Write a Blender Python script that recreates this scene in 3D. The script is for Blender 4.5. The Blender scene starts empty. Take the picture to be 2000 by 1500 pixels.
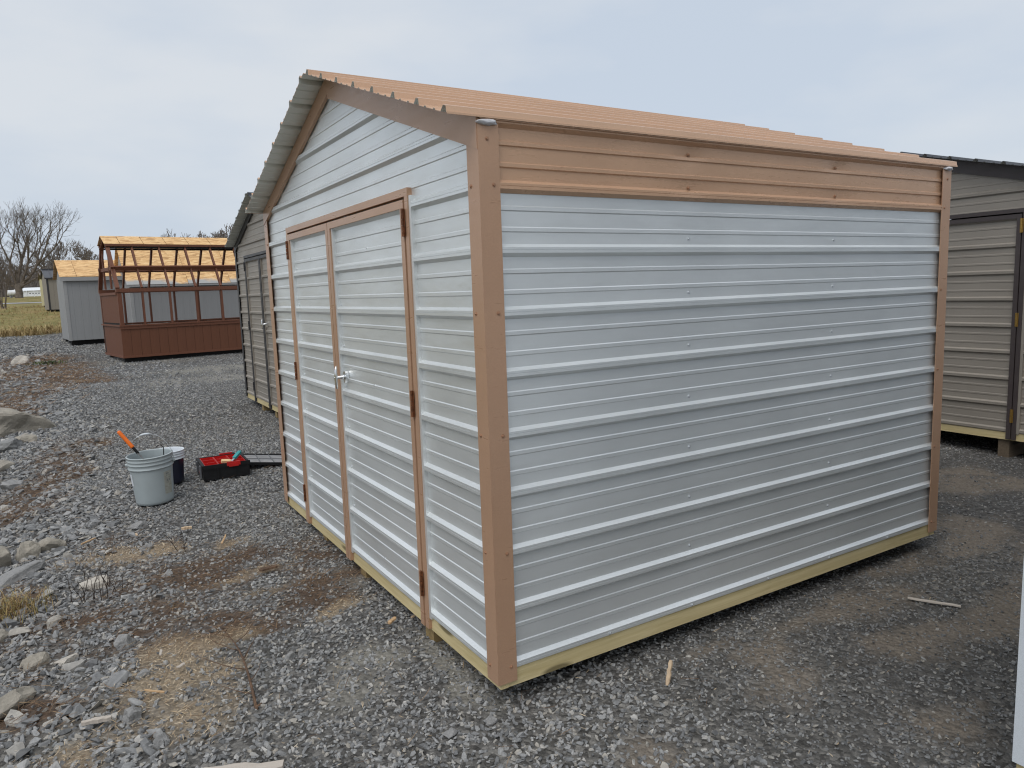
import bpy, bmesh, math, random
import numpy as np
from mathutils import Vector, Matrix, Euler, noise as mnoise

R = math.radians
sc = bpy.context.scene
COL = sc.collection
rnd = random.Random(7)

# ------------------------------------------------------------------ camera
YAW, PITCH, ROLL = R(58.7646), R(-7.3847), R(-1.9576)
CAM = Vector((-1.3028, -2.3218, 1.6357))
fwd = Vector((math.cos(PITCH) * math.cos(YAW), math.cos(PITCH) * math.sin(YAW), math.sin(PITCH)))
rgt = Vector((math.sin(YAW), -math.cos(YAW), 0))
upv = rgt.cross(fwd)
r2 = rgt * math.cos(ROLL) + upv * math.sin(ROLL)
u2 = -rgt * math.sin(ROLL) + upv * math.cos(ROLL)
camd = bpy.data.cameras.new('camera')
camd.sensor_fit = 'HORIZONTAL'
camd.sensor_width = 36.0
camd.lens = 36.0 * 1430.4 / 2000.0
camd.clip_start = 0.05
camd.clip_end = 3000
camo = bpy.data.objects.new('camera', camd)
mw = Matrix((r2, u2, -fwd)).transposed().to_4x4()
mw.translation = CAM
camo.matrix_world = mw
COL.objects.link(camo)
sc.camera = camo

# ------------------------------------------------------------------ world, sun, exposure
SUN_EL, SUN_AZ = R(58), R(214)      # azimuth of the sun measured from +X towards +Y
sund = bpy.data.lights.new('sun', 'SUN')
sund.energy = 1.35
sund.angle = R(50)
sund.color = (1.0, 0.97, 0.93)
suno = bpy.data.objects.new('sun', sund)
sdir = Vector((math.cos(SUN_EL) * math.cos(SUN_AZ), math.cos(SUN_EL) * math.sin(SUN_AZ), math.sin(SUN_EL)))
suno.rotation_euler = sdir.to_track_quat('Z', 'Y').to_euler()
suno.location = (0, 0, 30)
COL.objects.link(suno)

world = bpy.data.worlds.new('World')
sc.world = world
world.use_nodes = True
wn = world.node_tree
wn.nodes.clear()
def wnew(t):
    return wn.nodes.new(t)
w_out = wnew('ShaderNodeOutputWorld')
w_mix = wnew('ShaderNodeMixShader')
w_sky = wnew('ShaderNodeTexSky')
w_sky.sky_type = 'NISHITA'
w_sky.sun_disc = False
w_sky.sun_elevation = SUN_EL
w_sky.sun_rotation = math.pi / 2 - SUN_AZ
w_sky.air_density = 1.0
w_sky.dust_density = 3.0
w_b1 = wnew('ShaderNodeBackground')
w_b1.inputs['Strength'].default_value = 0.10
w_b2 = wnew('ShaderNodeBackground')
w_b2.inputs['Strength'].default_value = 1.0
w_tc = wnew('ShaderNodeTexCoord')
w_map = wnew('ShaderNodeMapping')
w_map.inputs['Scale'].default_value = (1.0, 1.0, 3.0)
w_nz = wnew('ShaderNodeTexNoise')
w_nz.inputs['Scale'].default_value = 2.3
w_nz.inputs['Detail'].default_value = 5
w_nz.inputs['Roughness'].default_value = 0.5
w_rmp = wnew('ShaderNodeValToRGB')
w_rmp.color_ramp.elements[0].position = 0.38
w_rmp.color_ramp.elements[0].color = (0.475, 0.535, 0.615, 1)
w_rmp.color_ramp.elements[1].position = 0.62
w_rmp.color_ramp.elements[1].color = (0.58, 0.61, 0.645, 1)
wn.links.new(w_tc.outputs['Generated'], w_map.inputs['Vector'])
wn.links.new(w_map.outputs['Vector'], w_nz.inputs['Vector'])
wn.links.new(w_nz.outputs['Fac'], w_rmp.inputs['Fac'])
wn.links.new(w_rmp.outputs['Color'], w_b2.inputs['Color'])
wn.links.new(w_sky.outputs['Color'], w_b1.inputs['Color'])
w_mix.inputs['Fac'].default_value = 0.9
wn.links.new(w_b1.outputs[0], w_mix.inputs[1])
wn.links.new(w_b2.outputs[0], w_mix.inputs[2])
wn.links.new(w_mix.outputs[0], w_out.inputs['Surface'])

vs = sc.view_settings
vs.view_transform = 'Standard'
vs.look = 'None'
vs.gamma = 1.0
vs.exposure = 0.34
vs.use_curve_mapping = False
sc.render.engine = 'CYCLES'
sc.cycles.use_denoising = True
try:
    sc.cycles.denoiser = 'OPENIMAGEDENOISE'
except Exception:
    pass
sc.cycles.pixel_filter_type = 'BLACKMAN_HARRIS'
sc.cycles.filter_width = 1.15
sc.cycles.use_adaptive_sampling = True
sc.cycles.adaptive_threshold = 0.02
sc.cycles.max_bounces = 5
sc.cycles.diffuse_bounces = 3
sc.cycles.glossy_bounces = 3
sc.cycles.transparent_max_bounces = 6

# ------------------------------------------------------------------ materials
def newmat(name):
    m = bpy.data.materials.new(name)
    m.use_nodes = True
    nt = m.node_tree
    b = nt.nodes['Principled BSDF']
    return m, nt, b

def N(nt, t, **kw):
    n = nt.nodes.new(t)
    for k, v in kw.items():
        setattr(n, k, v)
    return n

def coords(nt, kind='Object', scale=(1, 1, 1), rot=(0, 0, 0)):
    if kind == 'World':
        g = N(nt, 'ShaderNodeNewGeometry')
        src = g.outputs['Position']
    else:
        t = N(nt, 'ShaderNodeTexCoord')
        src = t.outputs[kind]
    mp = N(nt, 'ShaderNodeMapping')
    mp.inputs['Scale'].default_value = scale
    mp.inputs['Rotation'].default_value = rot
    nt.links.new(src, mp.inputs['Vector'])
    return mp.outputs['Vector']

def noise(nt, vec, scale, detail=4, rough=0.5, dist=0.0):
    n = N(nt, 'ShaderNodeTexNoise')
    n.inputs['Scale'].default_value = scale
    n.inputs['Detail'].default_value = detail
    n.inputs['Roughness'].default_value = rough
    n.inputs['Distortion'].default_value = dist
    nt.links.new(vec, n.inputs['Vector'])
    return n.outputs['Fac']

def ramp(nt, fac, stops):
    r = N(nt, 'ShaderNodeValToRGB')
    el = r.color_ramp.elements
    while len(el) < len(stops):
        el.new(0.5)
    for e, (p, c) in zip(el, stops):
        e.position = p
        e.color = (*c, 1)
    nt.links.new(fac, r.inputs['Fac'])
    return r.outputs['Color']

def mixc(nt, fac, a, b, blend='MIX'):
    m = N(nt, 'ShaderNodeMix')
    m.data_type = 'RGBA'
    m.blend_type = blend
    for i, v in ((6, a), (7, b)):
        if isinstance(v, tuple):
            m.inputs[i].default_value = (*v, 1)
        else:
            nt.links.new(v, m.inputs[i])
    if isinstance(fac, (int, float)):
        m.inputs[0].default_value = fac
    else:
        nt.links.new(fac, m.inputs[0])
    return m.outputs[2]

def math_(nt, op, a, b=None, clamp=False):
    m = N(nt, 'ShaderNodeMath', operation=op)
    m.use_clamp = clamp
    for i, v in ((0, a), (1, b)):
        if v is None:
            continue
        if isinstance(v, (int, float)):
            m.inputs[i].default_value = v
        else:
            nt.links.new(v, m.inputs[i])
    return m.outputs[0]

def bump(nt, b, height, strength=0.3, dist=0.01):
    bn = N(nt, 'ShaderNodeBump')
    bn.inputs['Strength'].default_value = strength
    bn.inputs['Distance'].default_value = dist
    nt.links.new(height, bn.inputs['Height'])
    nt.links.new(bn.outputs['Normal'], b.inputs['Normal'])
    return bn

def pmat(name, c, var=0.12, scale=6.0, rough=0.5, bs=40.0, bstr=0.15, bdist=0.004, metal=0.0, spec=0.5, kind='Object'):
    m, nt, b = newmat(name)
    v = coords(nt, kind)
    n = noise(nt, v, scale, 5, 0.6)
    lo = tuple(max(0, x * (1 - var)) for x in c)
    hi = tuple(min(1, x * (1 + var)) for x in c)
    nt.links.new(ramp(nt, n, [(0.3, lo), (0.7, hi)]), b.inputs['Base Color'])
    b.inputs['Roughness'].default_value = rough
    b.inputs['Metallic'].default_value = metal
    b.inputs['Specular IOR Level'].default_value = spec
    if bstr:
        bump(nt, b, noise(nt, v, bs, 4, 0.6), bstr, bdist)
    return m

def painted_steel(name, c, rough=0.42, wave=0.12, dusty=0.25, metal=0.0):
    """roll-formed coated sheet: slight oil-canning, frosted grain, dusty streaks"""
    m, nt, b = newmat(name)
    v = coords(nt, 'Object')
    big = noise(nt, v, 1.6, 3, 0.5)
    fine = noise(nt, v, 420, 2, 0.6)
    streak = noise(nt, coords(nt, 'Object', (3, 3, 22)), 1.2, 5, 0.65)
    lo = tuple(x * 0.93 for x in c)
    hi = tuple(min(1, x * 1.05) for x in c)
    base = ramp(nt, big, [(0.3, lo), (0.7, hi)])
    dust = tuple(0.75 * x + 0.25 * y for x, y in zip(c, (0.42, 0.38, 0.32)))
    sf = math_(nt, 'MULTIPLY', ramp(nt, streak, [(0.5, (0, 0, 0)), (0.75, (1, 1, 1))]), dusty)
    base = mixc(nt, sf, base, dust)
    grain = ramp(nt, fine, [(0.35, (0.93, 0.93, 0.93)), (0.65, (1.06, 1.06, 1.06))])
    base = mixc(nt, 1.0, base, grain, 'MULTIPLY')
    vo = N(nt, 'ShaderNodeTexVoronoi')
    vo.inputs['Scale'].default_value = 2.1
    nt.links.new(v, vo.inputs['Vector'])
    sc_f = ramp(nt, math_(nt, 'ADD', vo.outputs['Distance'], math_(nt, 'MULTIPLY', noise(nt, v, 30, 2, 0.5), 0.05)), [(0.04, (0.12, 0.12, 0.12)), (0.06, (0, 0, 0))])
    base = mixc(nt, sc_f, base, tuple(min(0.85, x * 1.35) for x in c))
    nt.links.new(base, b.inputs['Base Color'])
    b.inputs['Metallic'].default_value = metal
    rr = ramp(nt, streak, [(0.3, (rough - .05,) * 3), (0.7, (rough + .1,) * 3)])
    nt.links.new(rr, b.inputs['Roughness'])
    h1 = noise(nt, coords(nt, 'Object', (1, 1, 2.2)), 2.6, 3, 0.5)
    b1 = N(nt, 'ShaderNodeBump')
    b1.inputs['Strength'].default_value = wave
    b1.inputs['Distance'].default_value = 0.02
    nt.links.new(h1, b1.inputs['Height'])
    b2 = N(nt, 'ShaderNodeBump')
    b2.inputs['Strength'].default_value = 0.05
    b2.inputs['Distance'].default_value = 0.001
    nt.links.new(fine, b2.inputs['Height'])
    nt.links.new(b1.outputs['Normal'], b2.inputs['Normal'])
    nt.links.new(b2.outputs['Normal'], b.inputs['Normal'])
    return m

def wood(name, c_lo, c_hi, axis='X', rough=0.75, knots=True, grain=1.0):
    m, nt, b = newmat(name)
    s = {'X': (1.2, 26, 26), 'Y': (26, 1.2, 26), 'Z': (26, 26, 1.2)}[axis]
    v = coords(nt, 'Object', s)
    g = noise(nt, v, 1.5, 6, 0.65, 0.6)
    base = ramp(nt, g, [(0.28, c_lo), (0.72, c_hi)])
    v0 = coords(nt, 'Object')
    blot = noise(nt, v0, 3.0, 3)
    base = mixc(nt, math_(nt, 'MULTIPLY', blot, 0.3), base, tuple(x * 0.72 for x in c_lo))
    if knots:
        vo = N(nt, 'ShaderNodeTexVoronoi')
        vo.inputs['Scale'].default_value = 1.0
        ks = {'X': (2.2, 9, 9), 'Y': (9, 2.2, 9), 'Z': (9, 9, 2.2)}[axis]
        nt.links.new(coords(nt, 'Object', ks), vo.inputs['Vector'])
        kf = ramp(nt, vo.outputs['Distance'], [(0.12, (1, 1, 1)), (0.2, (0, 0, 0))])
        base = mixc(nt, kf, base, tuple(x * 0.4 for x in c_lo))
    nt.links.new(base, b.inputs['Base Color'])
    b.inputs['Roughness'].default_value = rough
    bump(nt, b, g, 0.25 * grain, 0.004)
    return m

def osb(name, bright=1.0, over=False):
    m, nt, b = newmat(name)
    cols = []
    for ang, s in ((0.35, 7.0), (-0.5, 8.0), (1.45, 7.0)):
        v = coords(nt, 'Object', (3.0, 14.0, 14.0), (0, 0, ang))
        vo = N(nt, 'ShaderNodeTexVoronoi')
        vo.inputs['Scale'].default_value = s / 3.2
        nt.links.new(v, vo.inputs['Vector'])
        sep = N(nt, 'ShaderNodeSeparateColor')
        nt.links.new(vo.outputs['Color'], sep.inputs['Color'])
        cols.append(sep.outputs[0])
    f = math_(nt, 'ADD', math_(nt, 'MULTIPLY', cols[0], 0.5), math_(nt, 'MULTIPLY', cols[1], 0.5))
    base = ramp(nt, f, [(0.1, (0.38 * bright, 0.21 * bright, 0.09 * bright)), (0.45, (0.66 * bright, 0.40 * bright, 0.175 * bright)), (0.9, (0.80 * bright, 0.56 * bright, 0.29 * bright))])
    nt.links.new(base, b.inputs['Base Color'])
    if over:      # grey overspray along the lower edge of the sheet
        v = coords(nt, 'Object')
        sx = N(nt, 'ShaderNodeSeparateXYZ')
        nt.links.new(v, sx.inputs[0])
        nz = noise(nt, v, 1.4, 3)
        e = math_(nt, 'SUBTRACT', math_(nt, 'ADD', sx.outputs['Y'], math_(nt, 'MULTIPLY', nz, 0.9)), 0.50)
        fac = ramp(nt, e, [(0.0, (0, 0, 0)), (0.12, (1, 1, 1))])
        fac = math_(nt, 'SUBTRACT', 1.0, fac)
        base = mixc(nt, fac, base, (0.36, 0.36, 0.35))
        nt.links.new(base, b.inputs['Base Color'])
    b.inputs['Roughness'].default_value = 0.8
    bump(nt, b, f, 0.2, 0.003)
    return m

M = {}
M['wall_light'] = painted_steel('light_grey_steel', (0.745, 0.77, 0.772), 0.34, 0.24, 0.15, 0.55)
M['tan_steel'] = painted_steel('tan_steel', (0.55, 0.345, 0.22), 0.27, 0.10, 0.12, 0.15)
M['tan_roof'] = painted_steel('tan_roof_steel', (0.60, 0.385, 0.25), 0.28, 0.10, 0.15, 0.1)
M['tan_trim'] = painted_steel('tan_trim_steel', (0.47, 0.288, 0.185), 0.30, 0.06, 0.12, 0.12)
M['galv_under'] = painted_steel('bare_underside_steel', (0.62, 0.64, 0.60), 0.4, 0.08, 0.3, 0.3)
M['taupe'] = painted_steel('taupe_steel', (0.268, 0.24, 0.205), 0.42)
M['black_steel'] = painted_steel('black_trim_steel', (0.028, 0.027, 0.030), 0.42, 0.05, 0.05)
M['brown_steel'] = painted_steel('dark_brown_steel', (0.055, 0.043, 0.042), 0.45, 0.05, 0.08)
M['dark_roof'] = painted_steel('charcoal_roof_steel', (0.045, 0.047, 0.055), 0.30, 0.05, 0.1)
M['pale_blue'] = painted_steel('pale_painted_steel', (0.62, 0.66, 0.70), 0.45)
M['rust'] = pmat('copper_brown_hinge', (0.17, 0.065, 0.028), 0.5, 60, 0.45, 200, 0.2, 0.002, 0.4)
M['brass'] = pmat('brass_hinge', (0.45, 0.28, 0.08), 0.2, 60, 0.35, 200, 0.1, 0.002, 0.8)
M['chrome'] = pmat('chrome', (0.78, 0.79, 0.80), 0.05, 20, 0.16, 100, 0.0, 0.001, 1.0)
M['zinc_screw'] = pmat('zinc_screw_head', (0.55, 0.58, 0.60), 0.1, 50, 0.35, 100, 0, 0.001, 0.5)
M['tan_screw'] = pmat('tan_screw_head', (0.36, 0.20, 0.12), 0.2, 50, 0.4, 100, 0, 0.001, 0.1)
M['foam'] = pmat('pale_sealant', (0.55, 0.55, 0.57), 0.1, 30, 0.8, 60, 0.5, 0.01)
M['pt_x'] = wood('treated_pine_x', (0.50, 0.40, 0.19), (0.76, 0.64, 0.37), 'X', 0.75, True, 2.0)
M['pt_y'] = wood('treated_pine_y', (0.50, 0.40, 0.19), (0.76, 0.64, 0.37), 'Y', 0.75, True, 2.0)
M['pt_dark'] = wood('skid_timber', (0.22, 0.15, 0.065), (0.40, 0.29, 0.13), 'X')
M['red_stain'] = wood('brown_stain_wood', (0.135, 0.046, 0.020), (0.175, 0.062, 0.030), 'Z', 0.6, False, 0.6)
M['red_board'] = wood('brown_stain_siding', (0.125, 0.042, 0.017), (0.152, 0.054, 0.023), 'Z', 0.65, False, 0.8)
M['grey_board'] = wood('grey_painted_siding', (0.285, 0.288, 0.288), (0.315, 0.318, 0.318), 'Z', 0.65, False, 0.5)
M['grey_trim'] = wood('grey_painted_trim', (0.33, 0.33, 0.325), (0.37, 0.37, 0.365), 'X', 0.65, False, 0.5)
M['osb'] = osb('strand_board')
M['osb_over'] = osb('strand_board_oversprayed', 1.0, True)
M['black_wood'] = pmat('black_skid', (0.018, 0.016, 0.015), 0.3, 6, 0.8)
M['tan_board'] = wood('tan_painted_siding', (0.24, 0.215, 0.18), (0.28, 0.25, 0.21), 'Z', 0.65, False, 0.5)
M['yellow_board'] = wood('yellow_painted_siding', (0.55, 0.49, 0.26), (0.62, 0.56, 0.32), 'Z', 0.65, False, 0.5)
M['white_paint'] = pmat('white_paint', (0.74, 0.76, 0.78), 0.06, 4, 0.5)
M['dark_glass'] = pmat('dark_window_glass', (0.03, 0.035, 0.04), 0.1, 4, 0.1, 10, 0)
M['bark'] = pmat('grey_brown_bark', (0.15, 0.122, 0.098), 0.4, 3, 0.9, 14, 0.8, 0.05)
M['bark_far'] = pmat('far_grey_bark', (0.19, 0.165, 0.15), 0.35, 3, 0.9, 14, 0.5, 0.05)
M['twig'] = pmat('brown_twig', (0.10, 0.058, 0.034), 0.5, 40, 0.85, 90, 0.4, 0.003)
M['twig_dark'] = pmat('dark_twig', (0.045, 0.03, 0.022), 0.5, 40, 0.85, 90, 0.4, 0.003)
M['plastic_grey'] = pmat('grey_bucket_plastic', (0.36, 0.405, 0.415), 0.05, 8, 0.42, 60, 0.05, 0.002)
M['plastic_white'] = pmat('white_plastic', (0.68, 0.72, 0.76), 0.05, 8, 0.4, 60, 0)
M['plastic_navy'] = pmat('navy_plastic', (0.012, 0.014, 0.03), 0.2, 8, 0.35, 60, 0)
M['plastic_black'] = pmat('black_tool_case_plastic', (0.010, 0.010, 0.011), 0.3, 20, 0.55, 120, 0.2, 0.002, 0, 0.3)
M['plastic_red'] = pmat('red_bin_plastic', (0.52, 0.012, 0.010), 0.12, 12, 0.38, 60, 0)
M['plastic_teal'] = pmat('teal_plastic', (0.02, 0.28, 0.28), 0.1, 20, 0.4, 60, 0)
M['plastic_orange'] = pmat('orange_grip', (0.80, 0.16, 0.008), 0.08, 20, 0.45, 60, 0)
M['plastic_grey_dark'] = pmat('grey_latch_plastic', (0.15, 0.155, 0.165), 0.1, 20, 0.45, 60, 0)
M['steel_blade'] = pmat('steel_blade', (0.6, 0.62, 0.64), 0.08, 20, 0.28, 60, 0, 0.001, 0.9)
M['label'] = pmat('faded_label', (0.36, 0.36, 0.31), 0.25, 40, 0.6, 60, 0)
M['label_ink'] = pmat('faded_label_ink', (0.22, 0.23, 0.22), 0.2, 40, 0.6, 60, 0)
M['clear_lid'] = pmat('clear_scuffed_lid', (0.30, 0.30, 0.305), 0.25, 14, 0.3, 60, 0.1, 0.002)
M['raw_wood'] = wood('split_pale_wood', (0.46, 0.32, 0.19), (0.66, 0.53, 0.39), 'X', 0.8, False)
M['raw_wood_grey'] = wood('weathered_pale_wood', (0.38, 0.33, 0.28), (0.56, 0.51, 0.45), 'X', 0.8, False)
M['raw_orange'] = wood('orange_sliver_wood', (0.42, 0.26, 0.13), (0.60, 0.42, 0.25), 'X', 0.8, False)
M['tank_white'] = pmat('tank_white', (0.78, 0.79, 0.80), 0.04, 3, 0.4, 20, 0)

def rock_mat(name, c, var=0.35, scale=9.0):
    m, nt, b = newmat(name)
    v = coords(nt, 'Object')
    n1 = noise(nt, v, scale, 8, 0.65)
    n2 = noise(nt, v, scale * 6, 5, 0.7)
    lo = tuple(x * (1 - var) for x in c)
    hi = tuple(min(1, x * (1 + var)) for x in c)
    base = ramp(nt, n1, [(0.3, lo), (0.52, c), (0.72, hi)])
    base = mixc(nt, 0.4, base, ramp(nt, n2, [(0.35, lo), (0.7, hi)]))
    nt.links.new(base, b.inputs['Base Color'])
    b.inputs['Roughness'].default_value = 0.85
    bump(nt, b, math_(nt, 'ADD', n1, math_(nt, 'MULTIPLY', n2, 0.5)), 0.6, 0.03)
    return m
M['rock'] = rock_mat('grey_limestone', (0.25, 0.25, 0.245))
M['rock_pale'] = rock_mat('pale_limestone', (0.52, 0.48, 0.42), 0.25)
M['rock_tan'] = rock_mat('tan_limestone', (0.33, 0.30, 0.25), 0.3)
M['rock_blue'] = rock_mat('blue_grey_limestone', (0.285, 0.282, 0.276), 0.3, 20)

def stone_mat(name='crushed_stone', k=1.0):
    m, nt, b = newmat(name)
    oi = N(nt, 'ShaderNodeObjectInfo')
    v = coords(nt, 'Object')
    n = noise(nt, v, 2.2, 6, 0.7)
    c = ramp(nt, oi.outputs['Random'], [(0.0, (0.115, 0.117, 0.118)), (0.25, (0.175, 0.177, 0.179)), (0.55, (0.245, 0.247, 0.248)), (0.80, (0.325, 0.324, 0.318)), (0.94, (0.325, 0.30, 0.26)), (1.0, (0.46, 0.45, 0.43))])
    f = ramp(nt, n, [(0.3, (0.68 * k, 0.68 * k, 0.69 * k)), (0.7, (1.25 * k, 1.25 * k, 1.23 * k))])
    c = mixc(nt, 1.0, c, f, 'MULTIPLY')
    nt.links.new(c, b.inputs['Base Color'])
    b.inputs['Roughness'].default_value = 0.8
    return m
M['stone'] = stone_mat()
M['stone_shaded'] = stone_mat('shade_dark_crushed_stone', 0.72)  # darker copy of the same stone, aisle shade put into its colour

def scatter_mat(name, stops, rough=0.8):
    m, nt, b = newmat(name)
    oi = N(nt, 'ShaderNodeObjectInfo')
    nt.links.new(ramp(nt, oi.outputs['Random'], stops), b.inputs['Base Color'])
    b.inputs['Roughness'].default_value = rough
    return m
M['shaving'] = scatter_mat('pine_shavings', [(0, (0.34, 0.24, 0.14)), (0.5, (0.52, 0.40, 0.26)), (0.85, (0.62, 0.51, 0.36)), (1, (0.74, 0.66, 0.54))])
M['litter'] = scatter_mat('dry_brown_litter', [(0, (0.055, 0.032, 0.020)), (0.5, (0.15, 0.085, 0.045)), (0.85, (0.24, 0.15, 0.08)), (1, (0.36, 0.26, 0.15))])
M['dry_blade'] = scatter_mat('dry_grass_blade', [(0, (0.20, 0.13, 0.05)), (0.5, (0.36, 0.26, 0.11)), (1, (0.52, 0.40, 0.22))])
M['green_leaf'] = scatter_mat('low_green_weed', [(0, (0.035, 0.06, 0.02)), (1, (0.09, 0.13, 0.04))])

# ------------------------------------------------------------------ mesh helpers
class MB:
    def __init__(self):
        self.v = []
        self.f = []
        self.mi = []
    def quad(self, a, b, c, d, mi=0):
        n = len(self.v)
        self.v += [tuple(a), tuple(b), tuple(c), tuple(d)]
        self.f.append((n, n + 1, n + 2, n + 3))
        self.mi.append(mi)
    def poly(self, pts, mi=0):
        n = len(self.v)
        self.v += [tuple(p) for p in pts]
        self.f.append(tuple(range(n, n + len(pts))))
        self.mi.append(mi)
    def box(self, x0, x1, y0, y1, z0, z1, mi=0, xf=None):
        p = [Vector((x, y, z)) for z in (z0, z1) for y in (y0, y1) for x in (x0, x1)]
        if xf:
            p = [xf(q) if callable(xf) else xf @ q for q in p]
        n = len(self.v)
        self.v += [tuple(q) for q in p]
        for f in ((0, 2, 3, 1), (4, 5, 7, 6), (0, 1, 5, 4), (2, 6, 7, 3), (0, 4, 6, 2), (1, 3, 7, 5)):
            self.f.append(tuple(n + i for i in f))
            self.mi.append(mi)
        return self
    def bar(self, p0, p1, w, h, up=(0, 0, 1), mi=0):
        p0, p1, up = Vector(p0), Vector(p1), Vector(up)
        d = (p1 - p0).normalized()
        s = d.cross(up).normalized()
        t = s.cross(d).normalized()
        n = len(self.v)
        for p in (p0, p1):
            for a, b_ in ((-1, -1), (1, -1), (1, 1), (-1, 1)):
                self.v.append(tuple(p + s * a * w / 2 + t * b_ * h / 2))
        for f in ((3, 2, 1, 0), (4, 5, 6, 7), (0, 1, 5, 4), (1, 2, 6, 5), (2, 3, 7, 6), (3, 0, 4, 7)):
            self.f.append(tuple(n + i for i in f))
            self.mi.append(mi)
        return self
    def tube(self, pts, radii, k=6, mi=0, cap=True):
        pts = [Vector(p) for p in pts]
        n0 = len(self.v)
        ref = None
        for i, p in enumerate(pts):
            d = (pts[min(i + 1, len(pts) - 1)] - pts[max(i - 1, 0)])
            d = d.normalized() if d.length > 1e-9 else Vector((0, 0, 1))
            if ref is None:
                ref = Vector((1, 0, 0)) if abs(d.x) < 0.8 else Vector((0, 1, 0))
            a = (ref - d * ref.dot(d)).normalized()
            ref = a
            b_ = d.cross(a)
            for j in range(k):
                t = 2 * math.pi * j / k
                self.v.append(tuple(p + (a * math.cos(t) + b_ * math.sin(t)) * radii[i]))
        for i in range(len(pts) - 1):
            for j in range(k):
                a0 = n0 + i * k + j
                a1 = n0 + i * k + (j + 1) % k
                self.f.append((a0, a1, a1 + k, a0 + k))
                self.mi.append(mi)
        if cap:
            self.f.append(tuple(n0 + j for j in reversed(range(k))))
            self.mi.append(mi)
            e = n0 + (len(pts) - 1) * k
            self.f.append(tuple(e + j for j in range(k)))
            self.mi.append(mi)
        return self
    def lathe(self, prof, k=36, c=(0, 0, 0), mi=0):
        n0 = len(self.v)
        for r_, z in prof:
            for j in range(k):
                t = 2 * math.pi * j / k
                self.v.append((c[0] + r_ * math.cos(t), c[1] + r_ * math.sin(t), c[2] + z))
        for i in range(len(prof) - 1):
            for j in range(k):
                a0 = n0 + i * k + j
                a1 = n0 + i * k + (j + 1) % k
                self.f.append((a0, a1, a1 + k, a0 + k))
                self.mi.append(mi)
        return self
    def mesh(self, name, mats, smooth=False):
        me = bpy.data.meshes.new(name)
        me.from_pydata(self.v, [], self.f)
        if not isinstance(mats, (list, tuple)):
            mats = [mats]
        for m in mats:
            me.materials.append(m)
        if len(mats) > 1:
            me.polygons.foreach_set('material_index', self.mi)
        if smooth:
            me.polygons.foreach_set('use_smooth', [True] * len(me.polygons))
        me.update()
        return me
    def build(self, name, mats, parent=None, smooth=False):
        return link(name, self.mesh(name, mats, smooth), parent)

def link(name, me, parent=None, loc=None):
    o = bpy.data.objects.new(name, me)
    COL.objects.link(o)
    if parent is not None:
        o.parent = parent
    if loc is not None:
        o.location = loc
    return o

def tag(o, label=None, cat=None, group=None, kind=None):
    if label: o['label'] = label
    if cat: o['category'] = cat
    if group: o['group'] = group
    if kind: o['kind'] = kind
    return o

def thing(name, label, cat, loc=(0, 0, 0), rotz=0.0, group=None):
    o = bpy.data.objects.new(name, None)
    o.empty_display_size = 0.2
    COL.objects.link(o)
    o.location = loc
    o.rotation_euler = (0, 0, rotz)
    return tag(o, label, cat, group)

def weld(o, d=0.0005, angle=None):
    bm = bmesh.new()
    bm.from_mesh(o.data)
    bmesh.ops.remove_doubles(bm, verts=bm.verts, dist=d)
    bm.to_mesh(o.data)
    bm.free()
    return o

# ------------------------------------------------------------------ numpy noise
def hash2(ix, iy, seed):
    h = (ix.astype(np.int64) * 374761393 + iy.astype(np.int64) * 668265263 + seed * 1442695041) & 0x7fffffff
    h = ((h ^ (h >> 13)) * 1274126177) & 0x7fffffff
    return ((h ^ (h >> 16)) & 0xffff) / 65535.0

def vnoise(x, y, seed=0):
    ix, iy = np.floor(x), np.floor(y)
    fx, fy = x - ix, y - iy
    fx, fy = fx * fx * (3 - 2 * fx), fy * fy * (3 - 2 * fy)
    a, b = hash2(ix, iy, seed), hash2(ix + 1, iy, seed)
    c, d = hash2(ix, iy + 1, seed), hash2(ix + 1, iy + 1, seed)
    return (a * (1 - fx) + b * fx) * (1 - fy) + (c * (1 - fx) + d * fx) * fy

def fbm(x, y, seed=0, o=4):
    s, a, t = 0, 0.5, 0
    for i in range(o):
        s = s + a * vnoise(x * 2 ** i, y * 2 ** i, seed + i * 17)
        t += a
        a *= 0.5
    return s / t

# ------------------------------------------------------------------ terrain
KY = [-30, .5, 3.9, 8.5, 16.8, 22.5, 28, 45, 52, 94, 118, 160, 230, 600]
KZ = [0, 0, .1, .14, .2, .4, .57, 1.25, 1.48, 1.95, 2.7, 3.3, 3.9, 4.2]
def edge_x(y):            # left rim of the gravel pad
    return np.interp(y, [-3, 0, 2, 4, 8, 14, 20, 26, 30], [-1.75, -1.6, -1.62, -1.66, -1.85, -1.95, -2.2, -3.0, -3.4])
def terrain(x, y):
    x = np.asarray(x, float)
    y = np.asarray(y, float)
    z = sum(np.interp(y + o, KY, KZ) for o in (-1.2, -.6, 0, .6, 1.2)) / 5
    z = z + (fbm(x * 0.9, y * 0.9, 3, 4) - 0.5) * 0.05 * np.clip((y + x * -1.0 - 0.2) / 3, 0.25, 1)
    ex = edge_x(y)
    drop = np.clip(ex - x, 0, 3.0)
    near = np.clip((26 - y) / 6, 0, 1)
    z = z - near * (drop * 0.16 + 0.0)
    z = z + near * np.exp(-((x - ex) / 0.5) ** 2) * (fbm(x * 2.2, y * 2.2, 9, 3) - 0.4) * 0.10
    return z
def tz(x, y):
    return float(terrain(np.array([x]), np.array([y]))[0])

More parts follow.
